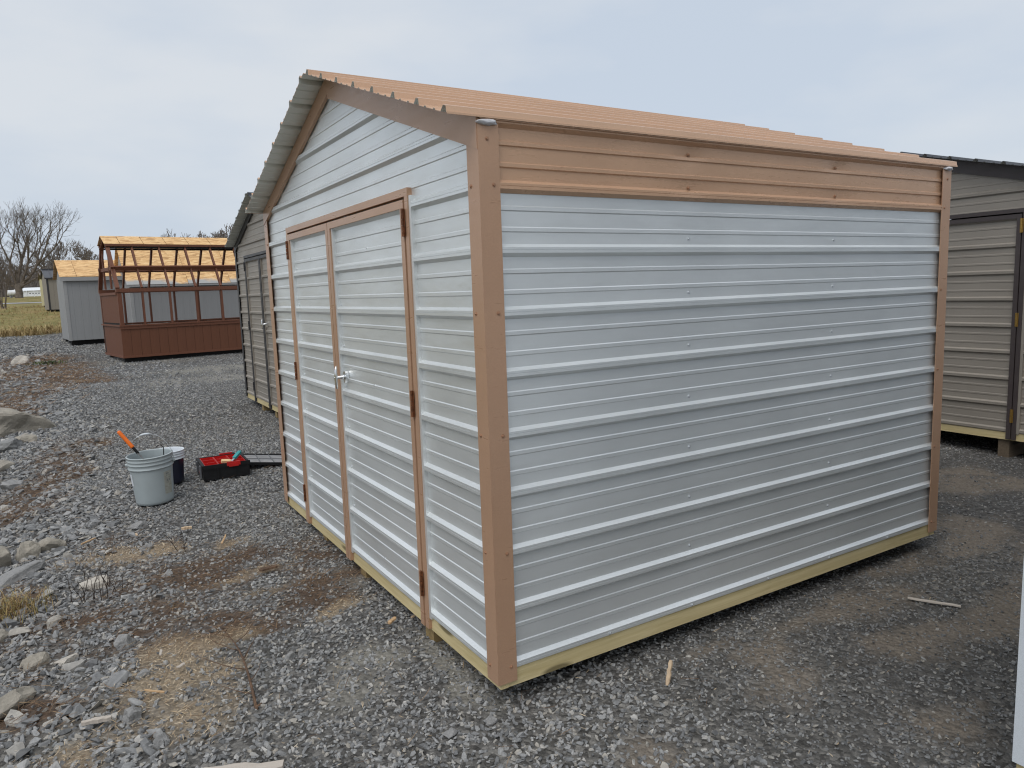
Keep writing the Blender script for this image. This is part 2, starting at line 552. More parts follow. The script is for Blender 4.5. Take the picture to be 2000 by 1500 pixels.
BLOB = {
 'saw': [(-1.09, 2.77, .28, .13), (-1.22, 2.69, .2, .1), (-1.04, 1.19, .2, .16), (-1.1, .95, .22, .2), (-1.06, .70, .2, .16), (-1.36, .66, .18, .12), (-.84, 1.22, .16, .12), (-.35, 1.21, .1, .08), (-.41, 2.62, .18, .07), (-.39, 1.66, .16, .06), (-1.28, .69, .2, .1), (-.93, .92, .14, .1), (-.45, 2.0, .25, .08), (-.2, 1.35, .2, .06)],
 'brown': [(-.6, 2.2, .75, .5, .62), (-1.1, 1.75, .5, .35, .6), (-.3, 1.6, .5, .3, .6), (-1.55, 1.6, .3, .5, .5), (-1.2, 2.9, .5, .4, .45), (-.9, 1.4, .5, .25, .7), (-.1, 1.9, .3, .4, .55), (-1.5, 6.3, .3, .9, .6), (-1.9, 14.5, 1.2, 4.0, .6), (-.59, 2.33, .3, .16), (-.76, 2.2, .3, .14), (-1.0, 1.51, .2, .12), (-1.14, 1.52, .14, .1), (-.85, 1.5, .22, .08), (-.68, 1.3, .22, .1), (-1.1, 2.17, .26, .08), (-1.38, 5.7, .14, .7), (-1.55, 4.9, .2, .7), (-1.72, 4.3, .2, .4), (-2.0, 9.6, .3, .8), (-2.1, 11.5, .5, 1.5), (-1.5, 15.6, .7, 1.0), (-2.4, 16.2, .6, 1.2), (-1.1, 13.6, .6, .5), (-1.63, 17.1, .8, 1.4), (-2.07, 19.2, .9, 1.4), (-1.4, 14.5, .7, 1.2), (-1.75, 13.0, .6, 1.2), (-2.05, 10.4, .4, 1.0), (-1.2, 6.7, .2, .3), (-.37, 1.98, .22, .08), (-.23, 1.64, .2, .08), (-.22, 1.4, .2, .06), (.02, 1.64, .16, .06), (-1.72, 2.23, .2, .2), (-1.56, .94, .16, .14), (-1.3, 1.85, .25, .1)],
 'fines': [(.3, 1.2, .2, .18), (.10, .5, .12, .3), (.06, .22, .12, .12), (1.32, 12.3, .9, .7), (1.5, 14.1, 1.4, .7), (-.06, 1.6, .12, .12), (.24, 1.57, .16, .12), (-.26, .62, .16, .1), (-.5, .48, .12, .08), (-.35, .65, .14, .08), (.4, 12.3, .8, .5), (.6, 17.5, 1.6, .6)],
 'dirt': [(1.73, -.16, .4, .1), (1.24, -.25, .24, .1), (2.1, -.24, .4, .12), (3.6, .07, .35, .16), (3.3, -.05, .3, .12), (3.6, -.3, .4, .12), (.36, -.57, .12, .12), (1.14, -.49, .2, .1), (1.82, -.61, .3, .1), (2.15, -.72, .4, .1), (2.64, .0, .4, .07), (4.58, .5, .5, .2), (4.7, .85, .5, .16), (2.5, -.65, .4, .1), (1.3, -1.0, .2, .1), (1.05, -.07, .2, .05), (3.1, -.55, .6, .1)],
}
def mask(kind, x, y):
    x = np.asarray(x, float)
    y = np.asarray(y, float)
    wx = x + (fbm(x * 3, y * 3, 21) - .5) * .35
    wy = y + (fbm(x * 3 + 9, y * 3, 31) - .5) * .35
    m = np.zeros_like(x)
    for cx, cy, rx, ry, *am in BLOB[kind]:
        m = np.maximum(m, (am[0] if am else 1.0) * np.exp(-(((wx - cx) / rx) ** 2 + ((wy - cy) / ry) ** 2) * 0.8))
    m = m * (0.25 + 1.5 * fbm(x * 7, y * 7, 41) ** 1.3)
    return np.clip((m - 0.22) * 2.2, 0, 1)
def painted_shade_mask(x, y):  # where aisle shade is painted into ground and stone colour
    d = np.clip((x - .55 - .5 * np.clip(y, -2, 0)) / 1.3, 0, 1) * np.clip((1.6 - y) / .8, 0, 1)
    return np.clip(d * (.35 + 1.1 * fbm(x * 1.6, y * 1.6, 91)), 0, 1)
def grass_mask(x, y):
    b = 27.9 + (x + 3.2) * 0.55
    b = np.where(x > 2.0, 31.0, b)
    m = np.clip((y - b + (fbm(x * 1.3, y * 1.3, 5) - .5) * 2.4) / 0.8, 0, 1)
    left = np.clip((edge_x(y) - 1.6 - x) / 0.8, 0, 1) * 0.6
    return np.maximum(m, left)

def make_ground():
    def axis(lo, a, b, hi, step, grow=1.17):
        c = list(np.arange(a, b, step))
        s, p = step, c[-1]
        while p < hi:
            s *= grow
            p += s
            c.append(p)
        s, p = step, a
        pre = []
        while p > lo:
            s *= grow
            p -= s
            pre.append(p)
        return np.array(pre[::-1] + c)
    xs = axis(-900, -2.6, 5.2, 900, 0.06)
    ys = axis(-300, -2.2, 6.5, 1500, 0.06, 1.06)
    X, Y = np.meshgrid(xs, ys)
    x, y = X.ravel(), Y.ravel()
    z = terrain(x, y)
    nx, ny = len(xs), len(ys)
    i = np.arange(nx * ny).reshape(ny, nx)
    f = np.stack([i[:-1, :-1], i[:-1, 1:], i[1:, 1:], i[1:, :-1]], -1).reshape(-1, 4)
    me = bpy.data.meshes.new('ground')
    me.vertices.add(len(x))
    me.vertices.foreach_set('co', np.stack([x, y, z], 1).astype(np.float32).ravel())
    me.loops.add(len(f) * 4)
    me.loops.foreach_set('vertex_index', f.astype(np.int32).ravel())
    me.polygons.add(len(f))
    me.polygons.foreach_set('loop_start', np.arange(0, len(f) * 4, 4, dtype=np.int32))
    me.polygons.foreach_set('use_smooth', np.ones(len(f), bool))
    me.update(calc_edges=True)
    for nm, arr in (('saw', mask('saw', x, y)), ('brown', mask('brown', x, y)), ('fines', mask('fines', x, y)), ('dirt', mask('dirt', x, y)), ('grass', grass_mask(x, y)), ('painted_shade', painted_shade_mask(x, y))):
        a = me.attributes.new(nm, 'FLOAT', 'POINT')
        a.data.foreach_set('value', arr.astype(np.float32))
    m, nt, b = newmat('gravel_and_field_ground')
    v = coords(nt, 'World')
    vo = N(nt, 'ShaderNodeTexVoronoi')
    vo.inputs['Scale'].default_value = 42
    nt.links.new(v, vo.inputs['Vector'])
    vo2 = N(nt, 'ShaderNodeTexVoronoi')
    vo2.inputs['Scale'].default_value = 95
    nt.links.new(v, vo2.inputs['Vector'])
    sep = N(nt, 'ShaderNodeSeparateColor')
    nt.links.new(vo.outputs['Color'], sep.inputs['Color'])
    sep2 = N(nt, 'ShaderNodeSeparateColor')
    nt.links.new(vo2.outputs['Color'], sep2.inputs['Color'])
    g1 = ramp(nt, sep.outputs[0], [(0, (0.045, 0.044, 0.042)), (0.5, (0.11, 0.108, 0.106)), (0.85, (0.20, 0.196, 0.19)), (1, (0.34, 0.33, 0.315))])
    g2 = ramp(nt, sep2.outputs[0], [(0, (0.035, 0.033, 0.03)), (0.6, (0.10, 0.097, 0.092)), (1, (0.22, 0.21, 0.195))])
    grav = mixc(nt, 0.45, g1, g2)
    big = noise(nt, v, 0.55, 5, 0.6)
    grav = mixc(nt, 1.0, grav, ramp(nt, big, [(0.3, (0.80, 0.80, 0.82)), (0.7, (1.2, 1.18, 1.12))]), 'MULTIPLY')
    fn = noise(nt, v, 60, 6, 0.7)
    def at(nm):
        a = N(nt, 'ShaderNodeAttribute')
        a.attribute_name = nm
        return a.outputs['Fac']
    col = mixc(nt, math_(nt, 'MULTIPLY', at('painted_shade'), 0.5), grav, ramp(nt, fn, [(0.3, (0.032, 0.031, 0.031)), (0.7, (0.085, 0.08, 0.076))]))  # aisle ground colour darkened to stand for shade
    col = mixc(nt, math_(nt, 'MULTIPLY', at('dirt'), 0.65), col, ramp(nt, fn, [(0.3, (0.14, 0.115, 0.09)), (0.7, (0.29, 0.242, 0.19))]))
    col = mixc(nt, math_(nt, 'MULTIPLY', at('fines'), 0.75), col, ramp(nt, fn, [(0.3, (0.20, 0.19, 0.165)), (0.7, (0.33, 0.315, 0.275))]))
    col = mixc(nt, math_(nt, 'MULTIPLY', at('brown'), 0.8), col, ramp(nt, fn, [(0.3, (0.04, 0.026, 0.018)), (0.7, (0.14, 0.085, 0.05))]))
    col = mixc(nt, math_(nt, 'MULTIPLY', at('saw'), 0.7), col, ramp(nt, fn, [(0.3, (0.22, 0.165, 0.105)), (0.7, (0.46, 0.37, 0.26))]))
    vg = coords(nt, 'World', (1.0, 0.35, 1.0))
    gn = noise(nt, vg, 0.9, 8, 0.72)
    gn2 = noise(nt, vg, 6.0, 6, 0.75)
    gcol = ramp(nt, gn, [(0.30, (0.12, 0.112, 0.036)), (0.45, (0.20, 0.175, 0.062)), (0.6, (0.28, 0.215, 0.092)), (0.75, (0.33, 0.235, 0.115))])
    gcol = mixc(nt, 1.0, gcol, ramp(nt, gn2, [(0.3, (0.62, 0.62, 0.6)), (0.7, (1.3, 1.3, 1.25))]), 'MULTIPLY')
    col = mixc(nt, at('grass'), col, gcol)
    nt.links.new(col, b.inputs['Base Color'])
    b.inputs['Roughness'].default_value = 0.92
    b.inputs['Specular IOR Level'].default_value = 0.25
    h = math_(nt, 'ADD', math_(nt, 'MULTIPLY', vo.outputs['Distance'], -1.0), math_(nt, 'MULTIPLY', fn, 0.6))
    bump(nt, b, h, 0.8, 0.02)
    me.materials.append(m)
    o = link('ground', me)
    tag(o, 'grey crushed stone yard running into a winter field', None, None, 'structure')
    return o
make_ground()

# a gravel lane across the field
def lane():
    xs = np.linspace(-70, 60, 90)
    mb = MB()
    rows = []
    for x in xs:
        c = 90 + 0.04 * x + 1.2 * math.sin(x * 0.12)
        w = 4.6 + 0.8 * math.sin(x * 0.7)
        rows.append([(x, yy, tz(x, yy) + 0.03) for yy in np.linspace(c - w, c + w, 9)])
    for a, b_ in zip(rows[:-1], rows[1:]):
        for j in range(8):
            mb.quad(a[j], b_[j], b_[j + 1], a[j + 1])
    o = weld(mb.build('field_lane', pmat('lane_gravel', (0.36, 0.37, 0.40), 0.2, 0.8, 0.9, 20, 0.3, 0.02, 0, 0.2, 'World')), 0.001)
    tag(o, 'pale gravel lane crossing the winter field', None, None, 'structure')
lane()

# ------------------------------------------------------------------ corrugated steel
S = 0.2286
PAN = 0.0168         # pan sits this far inside the building line
def rib_profile(lo, hi, minor=0.0028, major=0.017):
    pts = []
    for k in range(int(math.floor(lo / S)) - 1, int(math.ceil(hi / S)) + 2):
        z = k * S
        pts += [(z, 0), (z - .012, major), (z - .0205, major), (z - .0215, major - .0015), (z - .0225, major), (z - .033, major), (z - .047, 0)]
        for j in (1, 2):
            c = z - .0235 - j * S / 3
            pts += [(c + .0105, 0), (c + .0065, minor), (c - .0065, minor), (c - .0105, 0)]
    pts.sort()
    return pts
def prof_at(pts, z):
    for (a, da), (b_, db) in zip(pts[:-1], pts[1:]):
        if a <= z <= b_:
            return da + (db - da) * ((z - a) / (b_ - a) if b_ > a else 0)
    return 0.0
def corr(regions, mapf, off=0.0, nsub=1, disp=None, flip=False, minor=0.0028):
    mb = MB()
    for z0, z1, fa, fb in regions:
        pr = rib_profile(z0, z1, minor)
        zs = [(z0, prof_at(pr, z0))] + [p for p in pr if z0 + 1e-5 < p[0] < z1 - 1e-5] + [(z1, prof_at(pr, z1))]
        for (za, da), (zb, db) in zip(zs[:-1], zs[1:]):
            def P(z, d, t):
                a = fa(z) + (fb(z) - fa(z)) * t
                dd = d + off + (disp(a, z) if disp else 0)
                return mapf(a, dd, z)
            if nsub > 1:
                n0 = len(mb.v)
                for i in range(nsub + 1):
                    mb.v += [P(za, da, i / nsub), P(zb, db, i / nsub)]
                for i in range(nsub):
                    q = n0 + 2 * i
                    mb.f.append((q, q + 2, q + 3, q + 1))
                    mb.mi.append(0)
                continue
            for i in range(nsub):
                t0, t1 = i / nsub, (i + 1) / nsub
                q = [P(za, da, t0), P(za, da, t1), P(zb, db, t1), P(zb, db, t0)]
                if flip:
                    q.reverse()
                mb.quad(*q)
    return mb

def screws(points, normal, r=0.006, h=0.005, k=6):
    mb = MB()
    n = Vector(normal).normalized()
    for p in points:
        p = Vector(p)
        mb.tube([p - n * 0.002, p + n * 0.0012, p + n * 0.0013, p + n * h], [r * 1.35, r * 1.35, r * 0.85, r * 0.7], k)
    return mb

def K(c):
    return lambda z: c

def make_shed(name, label, loc, W, L, mt, door, pitch=0.336, eave=2.02, front=0.125, upper=True, detail=True, sealant=False, doors=True, rear_over=0.045, lift=0.0, skid_y=None):
    """gable front on the plane x=0 facing -X, long wall on y=0 facing -Y; z=0 of the rib lattice lies 0.2 above the ground"""
    B = 0.2 + lift
    root = thing(name, label, 'shed', loc)
    TW = 0.082
    ridge = eave + 0.01 + pitch * W / 2
    zb = -0.047
    gable = lambda a, d, z: (PAN - d, a, z + B)
    side = lambda a, d, z: (a, PAN - d, z + B)
    yr, ym, yl, dtop = door
    def top_lo(z): return max(TW * .6, (z - eave) / pitch + 0.002)
    # gable skin, one sheet right of the doors, one left, one above
    if doors:
        corr([(zb, dtop, K(TW * .6), K(yr))], gable, flip=True).build('wall_panel', mt['wall'], root)
        corr([(zb, dtop, K(yl), K(W - TW * .6))], gable, flip=True).build('wall_panel', mt['wall'], root)
        corr([(dtop, eave, K(TW * .6), K(W - TW * .6)), (eave, ridge - 0.01, top_lo, lambda z: W - top_lo(z))], gable, flip=True).build('gable_panel', mt['wall'], root)
    else:
        corr([(zb, eave, K(TW * .6), K(W - TW * .6)), (eave, ridge - 0.01, top_lo, lambda z: W - top_lo(z))], gable, flip=True).build('gable_panel', mt['wall'], root)
    # long side facing -Y: sheets of three ribs
    cuts = [zb, 3 * S - 0.05, 6 * S - 0.05, 8 * S - 0.02 if upper else eave]
    for a, b_ in zip(cuts[:-1], cuts[1:]):
        corr([(a, b_, K(TW * .6), K(L - TW * .6))], side, nsub=1).build('wall_panel', mt['wall'], root)
    if upper:
        def dent(a, z):
            d = 0
            for cx in (1.03, 2.03):
                d -= 0.010 * math.exp(-((a - cx) / .07) ** 2 - ((z - 1.985) / .028) ** 2)
                d -= 0.004 * math.exp(-((a - cx) / .12) ** 2 - ((z - 1.83) / .03) ** 2)
            return d
        corr([(8 * S - 0.047, eave + 0.016, K(TW * .6), K(L - TW * .6))], side, off=0.0025, nsub=90 if detail else 1, disp=dent if detail else None, minor=0.0055).build('upper_panel', mt['upper'], root, detail)
    # far sides closed with plain sheets
    corr([(zb, eave, K(TW * .6), K(L - TW * .6))], lambda a, d, z: (a, W - PAN + d, z + B), flip=True).build('wall_panel', mt['wall'], root)
    corr([(zb, eave, K(TW * .6), K(W - TW * .6)), (eave, ridge - 0.01, top_lo, lambda z: W - top_lo(z))], lambda a, d, z: (L - PAN + d, a, z + B)).build('gable_panel', mt['wall'], root)
    # corner trims
    e = 0.0035
    for cx, cy, sx, sy in ((0, 0, 1, 1), (L, 0, -1, 1), (0, W, 1, -1), (L, W, -1, -1)):
        mb = MB()
        mb.box(cx - sx * e, cx, cy - sy * e, cy + sy * TW, -0.085 + B, eave - 0.002 + B)
        mb.box(cx, cx + sx * TW, cy - sy * e, cy, -0.085 + B, eave - 0.002 + B)
        o = mb.build('corner_trim', mt['trim'], root)
        if detail and (cx, cy) in ((0, 0), (L, 0), (0, W)):
            zs = [k * S - .022 + B for k in (0, 2, 4, 6, 8)]
            if cy == 0:
                screws([(cx + sx * TW * .68, -e, z) for z in zs] + [(cx + sx * TW * .42, -e, 1.965 + B)], (0, -1, 0)).build('screw_heads', mt['screw'], o)['kind'] = 'stuff'
            if cx == 0:
                screws([(-e, cy + sy * TW * .72, z) for z in zs], (-1, 0, 0)).build('screw_heads', mt['screw'], o)['kind'] = 'stuff'
        if sealant and cy == 0:
            bm = bmesh.new()
            bmesh.ops.create_icosphere(bm, subdivisions=3, radius=1)
            for v in bm.verts:
                q = v.co.normalized()
                f = 1 + .35 * mnoise.noise(q * 1.6 + Vector((cx, 3, 1))) + .12 * mnoise.noise(q * 5)
                v.co = Vector((cx + sx * .036 + q.x * f * .040, -.006 + q.y * f * .015, eave + B + .001 + q.z * f * .011))
            me = bpy.data.meshes.new('sealant')
            bm.to_mesh(me)
            bm.free()
            me.materials.append(M['foam'])
            me.polygons.foreach_set('use_smooth', [True] * len(me.polygons))
            link('sealant', me, o)
    # floor frame: rim boards and skids
    for nm, args, mm in (('rim_board', (0.010, 0.048, 0.004, W - 0.004, -0.108 + B, -0.016 + B), M['pt_y']), ('rim_board', (0.0485, L - 0.0485, 0.006, 0.044, -0.108 + B, -0.016 + B), M['pt_x']),
                         ('rim_board', (L - 0.048, L - 0.010, 0.004, W - 0.004, -0.108 + B, -0.016 + B), M['pt_y']), ('rim_board', (0.0485, L - 0.0485, W - 0.044, W - 0.006, -0.108 + B, -0.016 + B), M['pt_x'])):
        MB().box(*args).build(nm, mm, root)
    MB().box(0.049, L - 0.049, 0.045, W - 0.045, -0.06 + B, -0.02 + B).build('floor_deck', M['pt_dark'], root)
    for y in skid_y or (0.70, W * 0.5, W - 0.87):
        MB().box(0.03, L - 0.03, y - 0.045, y + 0.045, -0.03, -0.1085 + B).build('skid', mt.get('skid', M['pt_dark']), root)
    # rake trims on the front gable
    th = math.atan(pitch)
    for sgn in (1, -1):
        y0 = 0.0 if sgn > 0 else W
        mb = MB()
        za = eave + B
        pts = []
        for (t, lo) in ((0.0, 0), (0.0, 1), (1.0, 1), (1.0, 0)):
            yy = y0 + sgn * (t * W / 2)
            zz = za + t * (W / 2) * pitch - ((0.092 if sgn > 0 else 0.07) if lo else -0.019)
            pts.append((yy, zz))
        f = [(-0.006, y, z) for y, z in pts]
        bk = [(0.012, y, z) for y, z in pts]
        mb.poly(f if sgn < 0 else f[::-1])
        for i in range(4):
            j = (i + 1) % 4
            mb.quad(f[i], f[j], bk[j], bk[i])
        mb.build('rake_trim', mt['trim'], root)
    # roof slopes
    Ls = (W / 2 + 0.014) / math.cos(th)
    zr = ridge + 0.012
    for sgn in (1, -1):
        def rmap(x, d, t, sgn=sgn):
            y = W / 2 - sgn * (t * math.cos(th) + d * math.sin(th))
            return (x, y, zr - t * math.sin(th) + d * math.cos(th) + B)
        pr = rib_profile(0, Ls, 0.0045, 0.023)
        shift = (Ls - 0.003) % S
        pr = [(t + shift, d) for t, d in rib_profile(-1, Ls, 0.0045, 0.023)]
        ts = [(0.0, 0.0)] + [p for p in pr if 1e-4 < p[0] < Ls - 1e-4] + [(Ls, 0.0)]
        mb = MB()
        x0, x1 = -front, L + rear_over
        nseg = 1
        for (ta, da), (tb, db) in zip(ts[:-1], ts[1:]):
            tq = [rmap(x0, da, ta), rmap(x1, da, ta), rmap(x1, db, tb), rmap(x0, db, tb)]
            bq = [rmap(x0, da - .0025, ta), rmap(x1, da - .0025, ta), rmap(x1, db - .0025, tb), rmap(x0, db - .0025, tb)]
            mb.quad(*(tq if sgn < 0 else tq[::-1]), mi=0)
            mb.quad(*(bq[::-1] if sgn < 0 else bq), mi=1)
            mb.quad(tq[0], tq[3], bq[3], bq[0], mi=0)
            mb.quad(tq[1], bq[1], bq[2], tq[2], mi=0)
        mb.quad(rmap(x0, ts[-1][1], Ls), rmap(x1, ts[-1][1], Ls), rmap(x1, ts[-1][1] - .0025, Ls), rmap(x0, ts[-1][1] - .0025, Ls), mi=0)
        mb.build('roof_panel', [mt['roof'], mt['under']], root)
    for sgn in (1, -1):
        yy = -0.014 if sgn > 0 else W + 0.014
        ze = zr - Ls * math.sin(th) + B
        y0, y1 = sorted((yy, yy + sgn * 0.003))
        mb = MB().box(-front, L + rear_over, y0, y1, ze - .003, ze + .004)
        y0, y1 = sorted((yy + sgn * .0035, sgn * .02 + (0 if sgn > 0 else W)))
        mb.box(.0045, L - .0045, y0, y1, ze - .006, ze - .004)
        mb.build('eave_trim', mt['roof'], root)
    # wall screws
    if detail:
        pts = []
        for k in range(1, 8):
            for x in (1.03, 2.03):
                pts.append((x, PAN, k * S + .024 + B))
        for x in (.55, 1.03, 1.55, 2.03, 2.55):
            pts.append((x, PAN - .017, -.026 + B))
        screws(pts, (0, -1, 0)).build('screw_heads', mt['wscrew'], root)['kind'] = 'stuff'
        screws([(x, PAN - .003, z + B) for x in (1.03, 2.03) for z in (1.975, 1.838)], (0, -1, 0)).build('screw_heads', mt['screw'], root)['kind'] = 'stuff'
    if not doors:
        return root
    # door frame: two jambs and a head
    fw = 0.034
    px = -0.006
    MB().box(px, PAN + .004, yr, yr + fw, -0.10 + B, dtop + B).build('door_jamb', mt['trim'], root)
    MB().box(px, PAN + .004, yl - fw, yl, -0.10 + B, dtop + B).build('door_jamb', mt['trim'], root)
    MB().box(px, PAN + .004, yr, yl, dtop + B + .0005, dtop + fw + B).build('door_head', mt['trim'], root)
    # edge channels beside the openings
    MB().box(-0.001, PAN + .003, yr - .022, yr - .0005, zb + B, dtop + B).build('edge_channel', mt['wall'], root)
    gap = 0.007
    leaves = ((yr + fw + gap, ym - gap / 2, 'r'), (ym + gap / 2, yl - fw - gap, 'l'))
    for a, b_, sd in leaves:
        st = 0.036
        top = dtop - 0.012
        o = corr([(zb, top - st, K(a + st), K(b_ - st))], gable, flip=True, off=0.001).build('door', mt['wall'], root)
        dx = -0.010
        for y0, y1 in ((a, a + st), (b_ - st, b_)):
            MB().box(dx, PAN + .006, y0, y1, -0.098 + B, top + B).build('stile', mt['trim'], o)
        MB().box(dx, PAN + .006, a + st + .0005, b_ - st - .0005, top - st + B, top + B).build('rail', mt['trim'], o)
        MB().box(-0.003, PAN + .005, b_ - st - .026, b_ - st - .0005, zb + B, top - st + B - .0005).build('edge_channel', mt['wall'], o) if False else None
        MB().box(-0.0025, PAN + .005, b_ - .5 * st - .040, b_ - st - .0005, zb + B, top - st + B - .0005).build('edge_channel', mt['wall'], o)
        hy = a - gap / 2 if sd == 'r' else b_ + gap / 2
        for z in (1.735, 0.945, 0.11):
            mb = MB()
            for s2 in (-1, 1):
                mb.box(dx - .003, dx - .0005, hy + s2 * .003, hy + s2 * .013, z - .058 + B, z + .058 + B)
            h = mb.build('hinge', mt['hinge'], o)
            mb = MB()
            for i in range(5):
                zz = z - .06 + i * .024
                mb.tube([(dx - .006, hy, zz + .001 + B), (dx - .006, hy, zz + .023 + B)], [.0068, .0068], 8)
            mb.build('knuckles', mt['hinge'], h)
        if detail:
            pts = []
            for k in range(1, 9):
                pts.append((PAN - .001, b_ - st - .05, k * S + .012 + B))
            for k in (0, 4, 7):
                pts.append((PAN - .001, (a + b_) / 2, k * S + .06 + B))
            screws([p for p in pts if p[2] < top + B - .05], (-1, 0, 0)).build('screw_heads', mt['wscrew'], o)['kind'] = 'stuff'
        if sd == 'r':      # T handle near the meeting stile
            hy, hz = b_ - st - .085, 0.985 + B
            mb = MB()
            ring = []
            for i in range(16):
                t = 2 * math.pi * i / 16
                ring.append((hy + .021 * math.cos(t), hz + .034 * math.sin(t)))
            fr = [(-.006, y, z) for y, z in ring]
            bk = [(PAN - .003, y, z) for y, z in ring]
            mb.poly(fr[::-1])
            for i in range(16):
                j = (i + 1) % 16
                mb.quad(fr[i], fr[j], bk[j], bk[i])
            mb.tube([(-.006, hy, hz), (-.022, hy, hz), (-.026, hy, hz), (-.05, hy, hz)], [.014, .012, .009, .009], 10)
            mb.tube([(-.05, hy, hz - .062), (-.053, hy, hz - .04), (-.054, hy, hz), (-.053, hy, hz + .04), (-.05, hy, hz + .062)], [.005, .0075, .010, .0075, .005], 8)
            mb.tube([(-.064, hy, hz), (-.054, hy, hz)], [.006, .008], 8)
            mb.build('handle', M['chrome'], o, True)
    return root

MAIN = dict(wall=M['wall_light'], upper=M['tan_steel'], trim=M['tan_trim'], roof=M['tan_roof'], under=M['galv_under'], hinge=M['rust'], screw=M['tan_screw'], wscrew=M['zinc_screw'])
make_shed('steel_shed', 'light grey ribbed steel shed with tan trim and closed double doors', (0, 0, 0), 3.185, 3.045, MAIN, (0.625, 1.725, 2.605, 1.845), sealant=True)
TAUPE_B = dict(wall=M['taupe'], upper=M['taupe'], trim=M['black_steel'], roof=M['dark_roof'], under=M['galv_under'], hinge=M['black_steel'], screw=M['black_steel'], wscrew=M['zinc_screw'])
make_shed('steel_shed', 'taupe steel shed with black trim, half hidden behind the grey shed', (0.86, 5.50, tz(1, 7) + 0.0), 3.185, 3.045, TAUPE_B, (0.625, 1.725, 2.605, 1.845), detail=False)
TAUPE_D = dict(skid=wood('shade_dark_skid_timber', (0.10, 0.075, 0.05), (0.19, 0.145, 0.10), 'X'), wall=M['taupe'], upper=M['taupe'], trim=M['brown_steel'], roof=M['dark_roof'], under=M['galv_under'], hinge=M['brass'], screw=M['brown_steel'], wscrew=M['zinc_screw'])  # skid colour is darkened to imitate the shade under this shed
make_shed('steel_shed', 'taupe steel shed with dark brown trim and brass hinges at the picture edge', (5.65, -0.22, 0.0), 4.1, 3.6, TAUPE_D, (0.965, 2.05, 3.1, 1.845), pitch=0.257, eave=1.94, detail=False, lift=0.085, skid_y=(1.07, 2.4, 3.6))
PALE = dict(wall=M['pale_blue'], upper=M['pale_blue'], trim=M['pale_blue'], roof=M['dark_roof'], under=M['galv_under'], hinge=M['rust'], screw=M['pale_blue'], wscrew=M['zinc_screw'])
make_shed('steel_shed', 'pale white shed corner just inside the picture edge above dark gravel', (1.105, -4.49, 0.0), 3.185, 4.9, PALE, (0.6, 1.7, 2.6, 1.845), front=0.0, detail=False, doors=False, upper=False)

